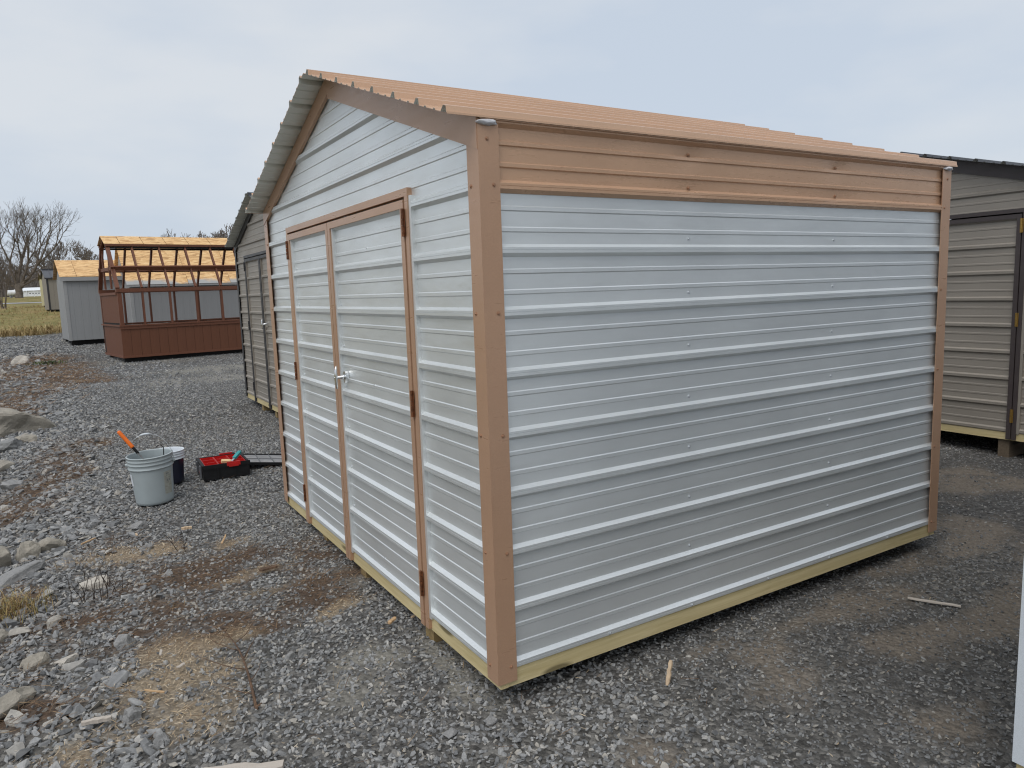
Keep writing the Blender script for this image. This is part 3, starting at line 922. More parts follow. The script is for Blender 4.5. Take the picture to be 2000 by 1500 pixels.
# ------------------------------------------------------------------ greenhouse frame
def greenhouse():
    root = thing('greenhouse_frame', 'unglazed brown wooden greenhouse frame with strand board ridge', 'greenhouse', (-0.17, 17.05, tz(0, 17) - 0.02), R(8))
    Lg, D = 4.95, 2.0
    zp0, zp1 = 0.14, 0.88
    rs, bd = M['red_stain'], M['red_board']
    for y in (0.25, D - 0.25):
        MB().box(0.05, Lg - 0.05, y - .07, y + .07, -0.04, 0.1395).build('skid', M['black_wood'], root)
    MB().box(-.012, Lg + .012, -.012, .028, zp0, zp0 + .05).build('bottom_trim', rs, root)
    MB().box(-.012, .028, .0285, D + .012, zp0, zp0 + .05).build('bottom_trim', rs, root)
    bw = 0.2032
    n = int(Lg / bw) + 1
    bme = MB().box(0.002, bw - 0.002, 0, 0.018, 0, zp1 - zp0 - .05).mesh('board', bd)
    MB().box(0.01, Lg - .01, 0.012, 0.03, zp0 + .05, zp1).build('backing_sheet', M['black_wood'], root)
    for i in range(n):
        if (i + 1) * bw <= Lg + 0.01:
            link('board', bme, root, (i * bw, rnd.uniform(0, .001), zp0 + .05))
    bme2 = MB().box(0, 0.018, 0.002, bw - 0.002, 0, zp1 - zp0 - .05).mesh('board', bd)
    bme3 = MB().box(0, 0.018, 0.002, bw - 0.002, 0, 0.72).mesh('board', bd)
    MB().box(0.012, 0.03, 0.031, D - .01, zp0 + .05, zp1 + .8).build('backing_sheet', M['black_wood'], root)
    for i in range(9):
        link('board', bme2, root, (0.0005, .02 + i * bw, zp0 + .05))
        link('board', bme3, root, (0.0005, .02 + i * bw, zp1 + .08))
    MB().box(0.0, Lg, D - .02, D, zp0, zp1).build('rear_panel', bd, root)
    MB().box(Lg - .02, Lg, 0.03, D - .021, zp0, zp1).build('end_panel', bd, root)
    # sill
    MB().box(-.03, Lg + .03, -.035, .10, zp1, zp1 + .035).build('sill', rs, root)
    MB().box(-.02, Lg + .02, -.02, -.0005, zp1 - .065, zp1 - .0005).build('sill_apron', rs, root)
    MB().box(-.03, .10, .1005, D + .03, zp1, zp1 + .035).build('sill', rs, root)
    MB().box(.101, Lg + .03, D - .10, D + .03, zp1, zp1 + .035).build('sill', rs, root)
    z2 = 1.68
    MB().box(-.02, Lg + .02, -.02, .085, z2, z2 + .085).build('upper_rail', rs, root)
    MB().box(-.02, .02, .086, D - .086, z2 - .06, z2 - .005).build('upper_rail', rs, root)
    MB().box(-.02, Lg + .02, D - .085, D + .02, z2, z2 + .085).build('upper_rail', M['red_stain'], root)
    st = [0.0] + [0.52 + 0.61 * k for k in range(8)]
    st = [s for s in st if s < Lg - .1] + [Lg - .04]
    for s in st:
        w = .09 if s in (0.0,) else .042
        for y0, y1 in ((0.0, .07), (D - .07, D)):
            MB().box(s, s + w, y0, y1, zp1 + .0355, z2 - .0005).build('stud', rs, root)
    # gambrel rafters, front and rear
    zt, yt = 2.80, 0.70
    for s in st:
        for fl in (False, True):
            Yf = (lambda y: D - y) if fl else (lambda y: y)
            MB().bar((s + .02, Yf(.03), z2 + .086), (s + .02, Yf(yt), zt), .04 if s else .085, .075, (0, 0, 1)).build('rafter', rs, root)
            MB().bar((s + .02, Yf(yt), zt + .01), (s + .02, D / 2 - (.02 if not fl else -.02), zt + .19), .04, .075, (0, 0, 1)).build('rafter', rs, root)
            mb = MB()
            mb.poly([(s + .0, Yf(.20), 2.14), (s + .0, Yf(.46), 2.22), (s + .0, Yf(.42), 2.32), (s + .0, Yf(.30), 2.32)])
            mb.build('gusset', rs, root)
    for fl in (False, True):
        Yf = (lambda y: D - y) if fl else (lambda y: y)
        MB().bar((-.03, Yf(.30), 2.245), (Lg + .03, Yf(.30), 2.245), .05, .10, (0, -.6 if not fl else .6, 1)).build('purlin', rs, root)
        MB().bar((-.03, Yf(.645), 2.80), (Lg + .03, Yf(.645), 2.80), .09, .05, (0, 0, 1)).build('top_rail', rs, root)
        MB().bar((-.03, Yf(.66), 2.745), (Lg + .03, Yf(.66), 2.755), .04, .04, (0, 0, 1)).build('top_rail', M['black_wood'], root)
    # strand board on the ridge, one sheet after the other
    cuts = [-.06, .29, .81, 1.33, 1.86, 2.40, 2.95, 3.5, 4.05, 4.6, Lg + .06]
    for a, b_ in zip(cuts[:-1], cuts[1:]):
        for fl in (False, True):
            Yf = (lambda y: D - y) if fl else (lambda y: y)
            mb = MB()
            p = [(a + .006, Yf(.60), 2.835), (b_ - .006, Yf(.60), 2.835), (b_ - .006, D / 2 - (.003 if not fl else -.003), 3.04), (a + .006, D / 2 - (.003 if not fl else -.003), 3.04)]
            q = [(x, y, z - .012) for x, y, z in p]
            if fl:
                p.reverse(); q.reverse()
            mb.poly(p)
            mb.poly(q[::-1])
            for i in range(4):
                j = (i + 1) % 4
                mb.quad(p[i], q[i], q[j], p[j])
            mb.build('roof_sheet', M['osb'], root)
    # end gable members and bench inside
    MB().box(.0, .04, .3, D - .3, 2.20, 2.28).build('end_rail', rs, root)
    for y in (.62, 1.3):
        MB().box(.0, .04, y, y + .06, z2 + .086, 2.7).build('end_post', rs, root)
    MB().box(.12, 1.25, .15, .75, zp1 - .02, zp1 + .02).build('bench_top', M['raw_wood_grey'], root)
    MB().box(.12, 1.25, .18, .72, .12, zp1 - .021).build('bench_skirt', bd, root)
greenhouse()

# ------------------------------------------------------------------ board-sided wooden sheds
def wood_shed(name, label, loc, rz, L, D, h, rise, siding, trim, roofm, base=0.10, sheets=None, bw=0.2032, overhang=.09, corner=None, metal=False, fascia=None, courses=None):
    root = thing(name, label, 'shed', loc, rz)
    for y in (.3, D - .3):
        MB().box(.06, L - .06, y - .08, y + .08, -.08, base).build('skid', M['black_wood'], root)
    MB().box(0.004, L - .004, 0.012, D - .012, base + .001, h).build('wall_core', M['black_wood'], root)
    n = int(round(L / bw))
    fb = MB().box(0.0025, bw - .0025, 0, .0125, 0, h - base).mesh('board', siding)
    for i in range(n):
        link('board', fb, root, (i * L / n, rnd.uniform(-.0008, .0008), base))
        link('board', fb, root, (i * L / n, D - .0125, base))
    m = int(round(D / bw))
    for i in range(m):
        y0, y1 = i * D / m + .0025, (i + 1) * D / m - .0025
        mb = MB()
        z0, z1 = [h + rise * (1 - abs(2 * y / D - 1)) for y in (y0, y1)]
        f = [(-.001, y0, base), (-.001, y1, base), (-.001, y1, z1), (-.001, y0, z0)]
        g = [(.012, y, z) for _, y, z in f]
        mb.poly(f[::-1])
        for a in range(4):
            b_ = (a + 1) % 4
            mb.quad(f[a], f[b_], g[b_], g[a])
        mb.build('board', siding, root)
    mb = MB()
    for x in (.006, L - .006):
        mb.poly([(x, 0.012, h), (x, D - .012, h), (x, D / 2, h + rise)])
    mb.build('gable_core', M['black_wood'], root)
    cm = corner or trim
    for x0, x1, y0, y1 in ((-.014, .075, -.012, -.0015), (-.014, -.0025, -.001, .09), (L - .075, L + .014, -.012, -.0015)):
        MB().box(x0, x1, y0, y1, base - .01, h).build('corner_trim', cm, root)
    fz = fascia or .11
    MB().box(-overhang, L + overhang, -overhang, -overhang + .02, h - .03, h - .03 + fz).build('fascia', trim, root)
    # roof sheets
    sl = math.hypot(D / 2 + overhang, rise * (D / 2 + overhang) / (D / 2))
    tilt = math.atan2(rise, D / 2)
    z_e = h - .03 + fz + .002
    if metal:
        sheets = [-overhang + i * .33 for i in range(int((L + 2 * overhang) / .33) + 1)] + [L + overhang]
    if sheets is None:
        sheets = [-overhang] + [1.22 * i + .35 for i in range(int(L / 1.22) + 1) if 1.22 * i + .35 < L] + [L + overhang]
    cs = courses or [0, sl]
    for fl in (0, 1):
        for c0, c1 in zip(cs[:-1], cs[1:]):
            for a, b_ in zip(sheets[:-1], sheets[1:]):
                mb = MB()
                g = .004
                if metal:
                    mb.box(0, b_ - a - .002, 0, c1 - c0, 0, .006)
                    mb.box(0, .035, 0, c1 - c0, .0062, .028)
                else:
                    mb.box(g, b_ - a - g, g, c1 - c0 - g, 0, .012)
                mm = roofm
                if roofm is M['osb_over'] and c0 > 0.1:
                    mm = M['osb']
                o = mb.build('roof_sheet', mm, root)
                o.rotation_euler = (tilt, 0, 0)
                o.location = (a, -overhang + c0 * math.cos(tilt), z_e + c0 * math.sin(tilt))
                if fl:
                    o.rotation_euler = (tilt, 0, math.pi)
                    o.location = (b_, D + overhang - c0 * math.cos(tilt), z_e + c0 * math.sin(tilt))
    if metal:
        MB().box(-overhang, L + overhang, D / 2 - .08, D / 2 + .08, z_e + sl * math.sin(tilt) - .01, z_e + sl * math.sin(tilt) + .03).build('ridge_cap', roofm, root)
    return root

wood_shed('wooden_shed', 'grey board shed with bare strand board roof left of the greenhouse frame', (-1.19, 22.75, tz(-1, 22.8)), R(4), 3.0, 2.44, 1.93, .50, M['grey_board'], M['grey_trim'], M['osb'], .17)
wood_shed('wooden_shed', 'grey board shed with oversprayed strand board roof seen through the greenhouse frame', (0.42, 21.45, tz(1, 21.5)), R(4), 5.6, 2.6, 1.72, 1.16, M['grey_board'], M['grey_trim'], M['osb_over'], .16, courses=[0, 1.23, 1.77], fascia=.05)
wood_shed('wooden_shed', 'far tan board shed with black corner trim and dark metal roof', (-1.86, 45.13, tz(-1.8, 45.2)), R(6), 3.0, 2.4, 1.80, .46, M['tan_board'], M['black_steel'], M['dark_roof'], .12, corner=M['black_steel'], metal=True, bw=.3, fascia=.07)
wood_shed('wooden_shed', 'far yellow board shed with dark trim, mostly behind the tan shed', (-2.12, 52.4, tz(-2.1, 52.4)), R(6), 3.0, 2.4, 1.72, .42, M['yellow_board'], M['black_steel'], painted_steel('brown_roof_steel', (0.16, 0.125, 0.10)), .12, corner=M['black_steel'], metal=True, bw=.3, fascia=.07)

# ------------------------------------------------------------------ far things: building, tank, fence posts
def far_building():
    x0, y0 = -10.2, 226.5
    z = tz(-7, 226)
    root = thing('farm_building', 'long low white building far across the field', 'building', (x0, y0, z), R(-30))
    L, D, h = 6.9, 5, 1.55
    MB().box(0, L, 0, D, 0, h).build('wall', M['white_paint'], root)
    mb = MB()
    for s in (1, -1):
        yy = -.3 if s > 0 else D + .3
        p = [(-.2, yy, h + .02), (L + .2, yy, h + .02), (L + .2, D / 2, h + .85), (-.2, D / 2, h + .85)]
        mb.quad(*(p if s > 0 else p[::-1]))
    mb.build('roof', M['white_paint'], root)
    for i in range(4):
        w = MB().box(2.5 + i * .75, 2.95 + i * .75, -.03, .01, .72, .98).build('window', M['white_paint'], root)
        MB().box(2.54 + i * .75, 2.91 + i * .75, -.04, -.031, .75, .95).build('pane', M['dark_glass'], w)
    MB().box(2.05, 2.12, -.02, .0, 0, h).build('downpipe', M['grey_trim'], root)
far_building()

def tank():
    a, b_ = Vector((-7.7, 125.3, 0)), Vector((-5.75, 124.3, 0))
    z = tz(-6.6, 124.8)
    root = thing('propane_tank', 'white horizontal fuel tank behind the big bare tree trunk', 'tank', (a.x, a.y, z), math.atan2(b_.y - a.y, b_.x - a.x))
    L = (b_ - a).length
    n = 9
    pts, rad = [], []
    for i in range(n):
        t = math.pi / 2 * i / (n - 1)
        pts.append((.38 - .38 * math.cos(math.pi / 2 - t), 0, .72)); rad.append(max(.01, .38 * math.sin(t)))
    for i in range(n):
        t = math.pi / 2 * (1 - i / (n - 1))
        pts.append((L - .38 + .38 * math.cos(t), 0, .72)); rad.append(max(.01, .38 * math.sin(t)))
    MB().tube(pts, rad, 20).build('tank_body', M['tank_white'], root, True)
    MB().tube([(L / 2, 0, 1.06), (L / 2, 0, 1.2)], [.14, .12], 12).build('valve_dome', M['tank_white'], root)
    for x in (.45, L - .45):
        MB().box(x - .06, x + .06, -.25, .25, -.05, .45).build('leg', M['grey_trim'], root)
tank()

for i, (x, y, h, lb) in enumerate([(-6.35, 140.4, .95, 'white fence post closest to the big bare tree'), (-6.7, 166.4, 1.0, 'faint white fence post second from the big bare tree'), (-4.9, 141.6, 1.0, 'tall white fence post third from the big bare tree'), (-4.7, 153.3, .9, 'white fence post closest to the yellow shed')]):
    z = tz(x, y)
    mb = MB().box(-.06, .06, -.06, .06, -.1, h)
    mb.poly([(-.07, -.07, h), (.07, -.07, h), (.07, .07, h), (-.07, .07, h)])
    mb.poly([(-.07, -.07, h), (.07, -.07, h), (0, 0, h + .07)]); mb.poly([(.07, -.07, h), (.07, .07, h), (0, 0, h + .07)])
    mb.poly([(.07, .07, h), (-.07, .07, h), (0, 0, h + .07)]); mb.poly([(-.07, .07, h), (-.07, -.07, h), (0, 0, h + .07)])
    o = mb.build('fence_post', M['white_paint'])
    o.location = (x, y, z)
    tag(o, lb, 'fence post', 'white posts in the far field')

# ------------------------------------------------------------------ bare trees
MINR = [0.0]
def grow(tb, cb, p, d, length, r, lvl, maxl, rg, spread=0.55, up=0.12, ratio=0.74, thr=0.05, seg=4):
    r = max(r, MINR[0])
    pts, rad = [p.copy()], [r]
    rend = max(r * (0.62 if lvl < maxl else 0.3), MINR[0] * .7)
    for i in range(seg):
        d = (d + Vector((rg.uniform(-1, 1), rg.uniform(-1, 1), rg.uniform(-.7, .9))) * 0.16 + Vector((0, 0, up))).normalized()
        p = p + d * (length / seg)
        pts.append(p.copy())
        rad.append(r + (rend - r) * (i + 1) / seg)
    mb = tb if r > thr else cb
    mb.tube(pts, rad, 7 if r > .12 else (4 if r > .025 else 3), cap=False)
    if lvl >= maxl:
        return
    nchild = rg.choice((2, 3, 3)) if lvl < maxl - 1 else rg.choice((2, 3, 4))
    az0 = rg.uniform(0, 6.28)
    perp = d.orthogonal().normalized()
    for i in range(nchild):
        az = az0 + i * 6.283 / nchild + rg.uniform(-.5, .5)
        q = Matrix.Rotation(az, 3, d) @ perp
        sp = spread * rg.uniform(.55, 1.25)
        nd = (d * math.cos(sp) + q * math.sin(sp)).normalized()
        grow(tb, cb, p - d * rg.uniform(0, .25) * length / seg, nd, length * ratio * rg.uniform(.8, 1.15), rend * rg.uniform(.72, .98), lvl + 1, maxl, rg, spread, up, ratio, thr, seg if lvl < 3 else 3)
    # side shoots along the limb
    for i in range(1, seg):
        if rg.random() < 0.75 and lvl >= 1:
            q = Matrix.Rotation(rg.uniform(0, 6.28), 3, d) @ perp
            nd = (d * .5 + q).normalized()
            grow(tb, cb, pts[i], nd, length * .5 * rg.uniform(.7, 1.1), rad[i] * .42, max(lvl + 2, maxl - 2), maxl, rg, spread, up, ratio, thr, 3)

def bare_tree(label, loc, h, r, seed, maxl=6, spread=.5, stems=1, first=.16, matk='bark', limbs=None, ratio=.76, up=.10, minr=.02):
    MINR[0] = minr
    rg = random.Random(seed)
    root = thing('bare_tree', label, 'tree', loc, 0, 'leafless trees beyond the yard')
    tb, cb = MB(), MB()
    L0 = h * first
    for s in range(stems):
        a = rg.uniform(0, 6.28)
        d = Vector((math.cos(a) * .25, math.sin(a) * .25, 1)).normalized() if stems > 1 else Vector((0, 0, 1))
        base = Vector((math.cos(a) * .1, math.sin(a) * .1, -.3)) if stems > 1 else Vector((0, 0, -.3))
        if limbs:
            top = Vector((0, 0, L0))
            tb.tube([base, Vector((0, 0, .15)), Vector((.05, 0, L0 * .5)), top, top + Vector((0, 0, .4))], [r * 1.5, r * 1.12, r, r * 1.05, r * .5], 12)
            for (dx, dy, dz, ln, rr) in limbs:
                grow(tb, cb, top + Vector((dx * .2, dy * .2, -.25)), Vector((dx, dy, dz)).normalized(), ln, r * rr, 1, maxl, rg, spread, up, ratio)
        else:
            tb.tube([base + Vector((0, 0, -.1)), base + Vector((0, 0, .45))], [r * 1.4, r], 8)
            grow(tb, cb, base + Vector((0, 0, .3)), d, L0, r, 0, maxl, rg, spread, up, ratio)
    tb.build('trunk', M[matk], root, True)
    if cb.v:
        cb.build('crown', M[matk], root)
    return root

bare_tree('biggest bare tree with a thick trunk and wide spreading limbs', (-6.07, 118.66, tz(-6, 118.7)), 12.6, .42, 11, 6, .44,
          limbs=[(.95, -.5, 1.0, 4.0, .58), (-.8, .4, 1.1, 3.8, .56), (.12, .2, 1.6, 3.7, .58), (-.35, -.3, 1.5, 3.6, .5), (.6, -.1, 1.15, 3.8, .48), (-1.05, .1, .8, 3.5, .42), (1.2, -.65, .75, 3.2, .34)], first=.13, ratio=.74, up=.07, minr=.015)
bare_tree('round bare tree rising over the strand board roof of the grey shed', (3.15, 138.0, tz(3, 138)), 8.6, .22, 23, 6, .5, first=.28, matk='bark_far', minr=.035)
bare_tree('narrow bare tree between the biggest tree and the grey shed', (-1.9, 152.8, tz(-1.9, 153)), 8.6, .2, 31, 6, .36, first=.28, matk='bark_far', minr=.035)
bare_tree('low bare treetop over the middle of the greenhouse ridge', (14.97, 119.1, tz(15, 119)), 8.7, .18, 41, 5, .5, first=.305, matk='bark_far', minr=.035)
bare_tree('bare treetop over the greenhouse ridge, second from the taupe shed', (18.2, 117.2, tz(18, 117)), 9.4, .2, 43, 6, .5, first=.295, matk='bark_far', minr=.035)
bare_tree('bare treetop over the greenhouse ridge closest to the taupe shed', (20.6, 110.2, tz(20, 110)), 9.6, .2, 47, 6, .5, first=.305, matk='bark_far', minr=.035)
bare_tree('small multi-stemmed sapling standing in the winter grass', (-4.3, 52.5, tz(-4.3, 52.5)), 3.7, .045, 53, 4, .4, stems=5, first=.30, minr=.006)

def treeline():
    rg = random.Random(5)
    protos = []
    MINR[0] = .055
    for s in range(4):
        tb = MB()
        grow(tb, tb, Vector((0, 0, -.3)), Vector((0, 0, 1)), 2.9, .26, 0, 4, random.Random(100 + s), .5, .10, .76)
        protos.append((np.array(tb.v), tb.f))
    V, F, n = [], [], 0
    for i in range(210):
        x = rg.uniform(-30, 62)
        y = 252 - 0.62 * (x + 15) + rg.uniform(-10, 18)
        
        v, f = protos[i % 4]
        s = rg.uniform(.75, 1.3)
        a = rg.uniform(0, 6.28)
        R_ = np.array([[math.cos(a), -math.sin(a), 0], [math.sin(a), math.cos(a), 0], [0, 0, 1]])
        V.append(v @ R_.T * s + np.array([x, y, tz(x, y)]))
        F += [tuple(k + n for k in q) for q in f]
        n += len(v)
    # brush below the crowns
    for i in range(9000):
        x = rg.uniform(-32, 62)
        y = 246 - 0.62 * (x + 15) + rg.uniform(-5, 10)
        z = tz(x, y)
        h = rg.uniform(1.0, 6.0)
        w = rg.uniform(.05, .16)
        lx, ly = rg.uniform(-.8, .8), rg.uniform(-.5, .5)
        V.append(np.array([[x - w, y, z], [x + w, y, z], [x + lx + w * .4, y + ly, z + h], [x + lx - w * .4, y + ly, z + h]]))
        F.append((n, n + 1, n + 2, n + 3))
        n += 4
    me = bpy.data.meshes.new('treeline')
    me.from_pydata(np.concatenate(V).tolist(), [], F)
    me.materials.append(M['bark_far'])
    o = link('treeline', me)
    tag(o, 'far brown line of leafless woods behind the field', 'woods', None, 'stuff')
treeline()

# ------------------------------------------------------------------ rocks
def rock_obj(loc, size, mat, seed, label, cat='rock', rot=(0, 0, 0), cuts=9, sub=3, name='rock', sink=.35, rough=.16):
    rg = random.Random(seed)
    bm = bmesh.new()
    bmesh.ops.create_icosphere(bm, subdivisions=sub, radius=1)
    planes = []
    for i in range(cuts):
        n = Vector((rg.gauss(0, 1), rg.gauss(0, 1), rg.gauss(0, .8))).normalized()
        planes.append((n, rg.uniform(.5, .82)))
    for v in bm.verts:
        for n, d in planes:
            e = v.co.dot(n) - d
            if e > 0:
                v.co -= n * e * .93
        v.co += v.co.normalized() * (mnoise.fractal(v.co * 1.7 + Vector((seed, 0, 0)), 1.0, 2.0, 4) * rough)
        v.co = Vector((v.co.x * size[0], v.co.y * size[1], v.co.z * size[2]))
    me = bpy.data.meshes.new(name)
    bm.to_mesh(me)
    bm.free()
    me.materials.append(mat)
    o = link(name, me)
    o.location = (loc[0], loc[1], tz(loc[0], loc[1]) + size[2] * (1 - 2 * sink) * .75)
    o.rotation_euler = rot
    return tag(o, label, cat, 'loose rocks along the yard edge')

RK = [
 ((-2.0, 8.25), (.50, .36, .26), 'rock_tan', 1, 'large flat grey boulder at the yard edge beside the picture border', (.1, .15, .3)),
 ((-1.78, 7.30), (.15, .12, .08), 'rock_tan', 2, 'pale flat stone in front of the large boulder', (0, 0, .6)),
 ((-1.92, 6.95), (.16, .16, .09), 'rock', 3, 'grey rock below the large boulder, left of the flat stone', (0, .1, 1.2)),
 ((-1.95, 5.85), (.14, .15, .08), 'rock_tan', 4, 'tan grey rock midway between the boulder and the rock heap', (.1, 0, .2)),
 ((-1.80, 5.05), (.13, .10, .07), 'rock_blue', 5, 'grey rock by the picture border just above the brown litter strip', (0, 0, 2.0)),
 ((-1.80, 2.98), (.14, .13, .12), 'rock_tan', 6, 'biggest round rock of the heap at the picture border', (0, .2, .4)),
 ((-1.64, 3.07), (.10, .085, .08), 'rock_tan', 7, 'tan rock second in the heap from the picture border', (.2, 0, 1.4)),
 ((-1.50, 3.16), (.105, .075, .07), 'rock_tan', 8, 'smooth tan rock at the yard side end of the heap', (0, .3, .9)),
 ((-1.68, 2.66), (.20, .09, .05), 'rock_blue', 9, 'long flat grey slab lying under the rock heap', (0, -.1, .55)),
 ((-1.28, 2.32), (.105, .055, .045), 'rock_pale', 10, 'whitish rock behind the dead weed stalks', (0, 0, .2)),
 ((-2.28, 18.9), (.26, .20, .16), 'rock_pale', 11, 'white rock among brown litter near the far grey shed', (0, 0, .5)),
 ((-2.62, 17.2), (.24, .22, .2), 'rock_pale', 12, 'white rock at the picture border far along the yard edge', (0, 0, 1.5)),
 ((-1.22, .75), (.050, .035, .040), 'rock_blue', 13, 'blue grey rock standing beside the sawdust in the foreground', (.3, 0, .4)),
 ((-1.20, 1.45), (.060, .045, .055), 'rock_blue', 14, 'upright blue grey rock by the dark damp soil', (0, .5, .8)),
 ((-1.245, 1.10), (.05, .04, .03), 'rock_blue', 15, 'grey rock left one of a touching pair beside the sawdust', (0, 0, .2)),
 ((-1.155, 1.07), (.035, .03, .026), 'rock_blue', 16, 'smaller grey rock right one of a touching pair beside the sawdust', (0, 0, 1.0)),
 ((-1.56, 1.48), (.075, .05, .045), 'rock_tan', 17, 'tan grey oblong rock on the slope below the dry grass tuft', (0, 0, .8)),
 ((-1.44, 1.45), (.06, .035, .03), 'rock_pale', 18, 'light oblong stone right of the tan oblong rock', (0, 0, .5)),
 ((-1.62, 1.10), (.12, .06, .05), 'rock_tan', 19, 'long tan rock at the picture border in the foreground', (0, 0, .9)),
 ((-1.72, 1.85), (.08, .06, .05), 'rock_tan', 20, 'brownish rock at the border under the dry grass tuft', (0, 0, .2)),
 ((-.23, -.02), (.033, .028, .02), 'rock_blue', 21, 'light angular stone in front of the shed corner', (0, .1, .5)),
 ((-.06, -.03), (.032, .028, .022), 'rock_blue', 22, 'rounded pale stone closest to the shed corner in the foreground', (0, 0, .9)),
 ((-.575, .885), (.034, .024, .026), 'rock_blue', 23, 'grey stone right of the dead twig, left one of two', (.3, 0, .8)),
 ((-.52, .89), (.03, .02, .026), 'rock_blue', 24, 'grey stone right of the dead twig, right one of two', (.3, .2, .3)),
 ((-1.00, 3.28), (.07, .06, .045), 'rock_blue', 25, 'dark grey rock on the gravel in front of the grey bucket', (0, .2, .4)),
 ((-.98, 2.80), (.045, .035, .04), 'rock_blue', 26, 'small square grey rock above the sawdust strip', (0, 0, .2)),
 ((-1.14, .52), (.038, .03, .028), 'rock_blue', 27, 'grey rock lying in the sawdust at the bottom border', (0, .2, .7)),
 ((-1.47, 4.55), (.065, .05, .04), 'rock', 28, 'grey rock on the brown litter strip left of the bucket', (0, 0, .7)),
]
for (xy, sz, mk, sd, lb, rt) in RK:
    rock_obj(xy, sz, M[mk], sd, lb, 'boulder' if sd == 1 else 'rock', rt, name='boulder' if sd == 1 else 'rock', sub=4 if max(sz) > .2 else 3)

# ------------------------------------------------------------------ scattered stuff (geometry-node instances on precomputed points)
def proto_collection(name, meshes):
    c = bpy.data.collections.new(name)
    for i, me in enumerate(meshes):
        o = bpy.data.objects.new(f'{name}_piece', me)
        c.objects.link(o)
    return c

def scatter(name, label, cat, pos, rot, scl, idx, coll):
    n = len(pos)
    me = bpy.data.meshes.new(name)
    me.vertices.add(n)
    me.vertices.foreach_set('co', np.asarray(pos, np.float32).ravel())
    a = me.attributes.new('rot', 'FLOAT_VECTOR', 'POINT'); a.data.foreach_set('vector', np.asarray(rot, np.float32).ravel())
    a = me.attributes.new('scl', 'FLOAT_VECTOR', 'POINT'); a.data.foreach_set('vector', np.asarray(scl, np.float32).ravel())
    a = me.attributes.new('idx', 'INT', 'POINT'); a.data.foreach_set('value', np.asarray(idx, np.int32))
    me.update()
    o = link(name, me)
    ng = bpy.data.node_groups.new(name + '_nodes', 'GeometryNodeTree')
    ng.interface.new_socket('Geometry', in_out='INPUT', socket_type='NodeSocketGeometry')
    ng.interface.new_socket('Geometry', in_out='OUTPUT', socket_type='NodeSocketGeometry')
    gi = ng.nodes.new('NodeGroupInput'); go = ng.nodes.new('NodeGroupOutput')
    ip = ng.nodes.new('GeometryNodeInstanceOnPoints')
    ci = ng.nodes.new('GeometryNodeCollectionInfo')
    ci.inputs['Collection'].default_value = coll
    ci.inputs['Separate Children'].default_value = True
    ci.inputs['Reset Children'].default_value = True
    ip.inputs['Pick Instance'].default_value = True
    def na(nm, ty):
        q = ng.nodes.new('GeometryNodeInputNamedAttribute')
        q.data_type = ty
        q.inputs['Name'].default_value = nm
        return next(s for s in q.outputs if s.enabled and s.name == 'Attribute')
    er = ng.nodes.new('FunctionNodeEulerToRotation')
    ng.links.new(na('rot', 'FLOAT_VECTOR'), er.inputs[0])
    ng.links.new(gi.outputs[0], ip.inputs['Points'])
    ng.links.new(ci.outputs[0], ip.inputs['Instance'])
    ng.links.new(na('idx', 'INT'), ip.inputs['Instance Index'])
    ng.links.new(er.outputs[0], ip.inputs['Rotation'])
    ng.links.new(na('scl', 'FLOAT_VECTOR'), ip.inputs['Scale'])
    ng.links.new(ip.outputs[0], go.inputs[0])
    md = o.modifiers.new('scatter', 'NODES')
    md.node_group = ng
    return tag(o, label, cat, None, 'stuff')

def stone_meshes(n, seed, mat):
    rg = random.Random(seed)
    out = []
    for i in range(n):
        bm = bmesh.new()
        ax = (1, rg.uniform(.6, .9), rg.uniform(.42, .7))
        for j in range(13):
            v = Vector((rg.gauss(0, 1), rg.gauss(0, 1), rg.gauss(0, 1))).normalized() * rg.uniform(.85, 1.0)
            bm.verts.new((v.x * ax[0], v.y * ax[1], v.z * ax[2]))
        r = bmesh.ops.convex_hull(bm, input=bm.verts)
        bmesh.ops.delete(bm, geom=[v for v in bm.verts if not v.link_faces], context='VERTS')
        me = bpy.data.meshes.new('stone')
        bm.to_mesh(me)
        bm.free()
        me.materials.append(mat)
        out.append(me)
    return out

def sliver_meshes(n, seed, mat, curl=.16, wid=.11):
    rg = random.Random(seed)
    out = []
    for i in range(n):
        mb = MB()
        k = 4
        c = rg.uniform(-curl, curl)
        b_ = rg.uniform(-curl, curl) * .6
        rows = []
        for j in range(k + 1):
            t = j / k * 2 - 1
            w = wid * (1 - .8 * abs(t) ** 2.2)
            y = c * (t * t - .4)
            z = b_ * (t * t - .5) + .05
            rows.append(((t, y - w, z), (t, y + w, z + .03), (t, y, z + wid * .5)))
        for a, d in zip(rows[:-1], rows[1:]):
            for u, v in ((0, 1), (1, 2), (2, 0)):
                mb.quad(a[u], a[v], d[v], d[u])
        out.append(mb.mesh('sliver', mat))
    return out

RS = np.random.RandomState(12)
Rm = np.array([list(r2), list(u2), list(fwd)])
CN = np.array(CAM)
def in_view(x, y, z, m=0.25):
    p = (np.stack([x, y, z], 1) - CN) @ Rm.T
    u, v = p[:, 0] / p[:, 2] * 1430.4 / 1000, p[:, 1] / p[:, 2] * 1430.4 / 750
    return (p[:, 2] > .3) & (np.abs(u) < 1 + m) & (np.abs(v) < 1 + m * 1.3)
def sample(x0, x1, y0, y1, dens):
    n = int((x1 - x0) * (y1 - y0) * dens)
    x, y = RS.uniform(x0, x1, n), RS.uniform(y0, y1, n)
    z = terrain(x, y)
    k = in_view(x, y, z)
    # nothing deep under the buildings
    for bx0, bx1, by0, by1 in ((.5, 2.9, .35, 3.0), (1.3, 4, 6, 8.4), (6.5, 10, .3, 4.0), (1.3, 4.5, -4.4, -1.7)):
        k &= ~((x > bx0) & (x < bx1) & (y > by0) & (y < by1))
    return x[k], y[k], z[k]

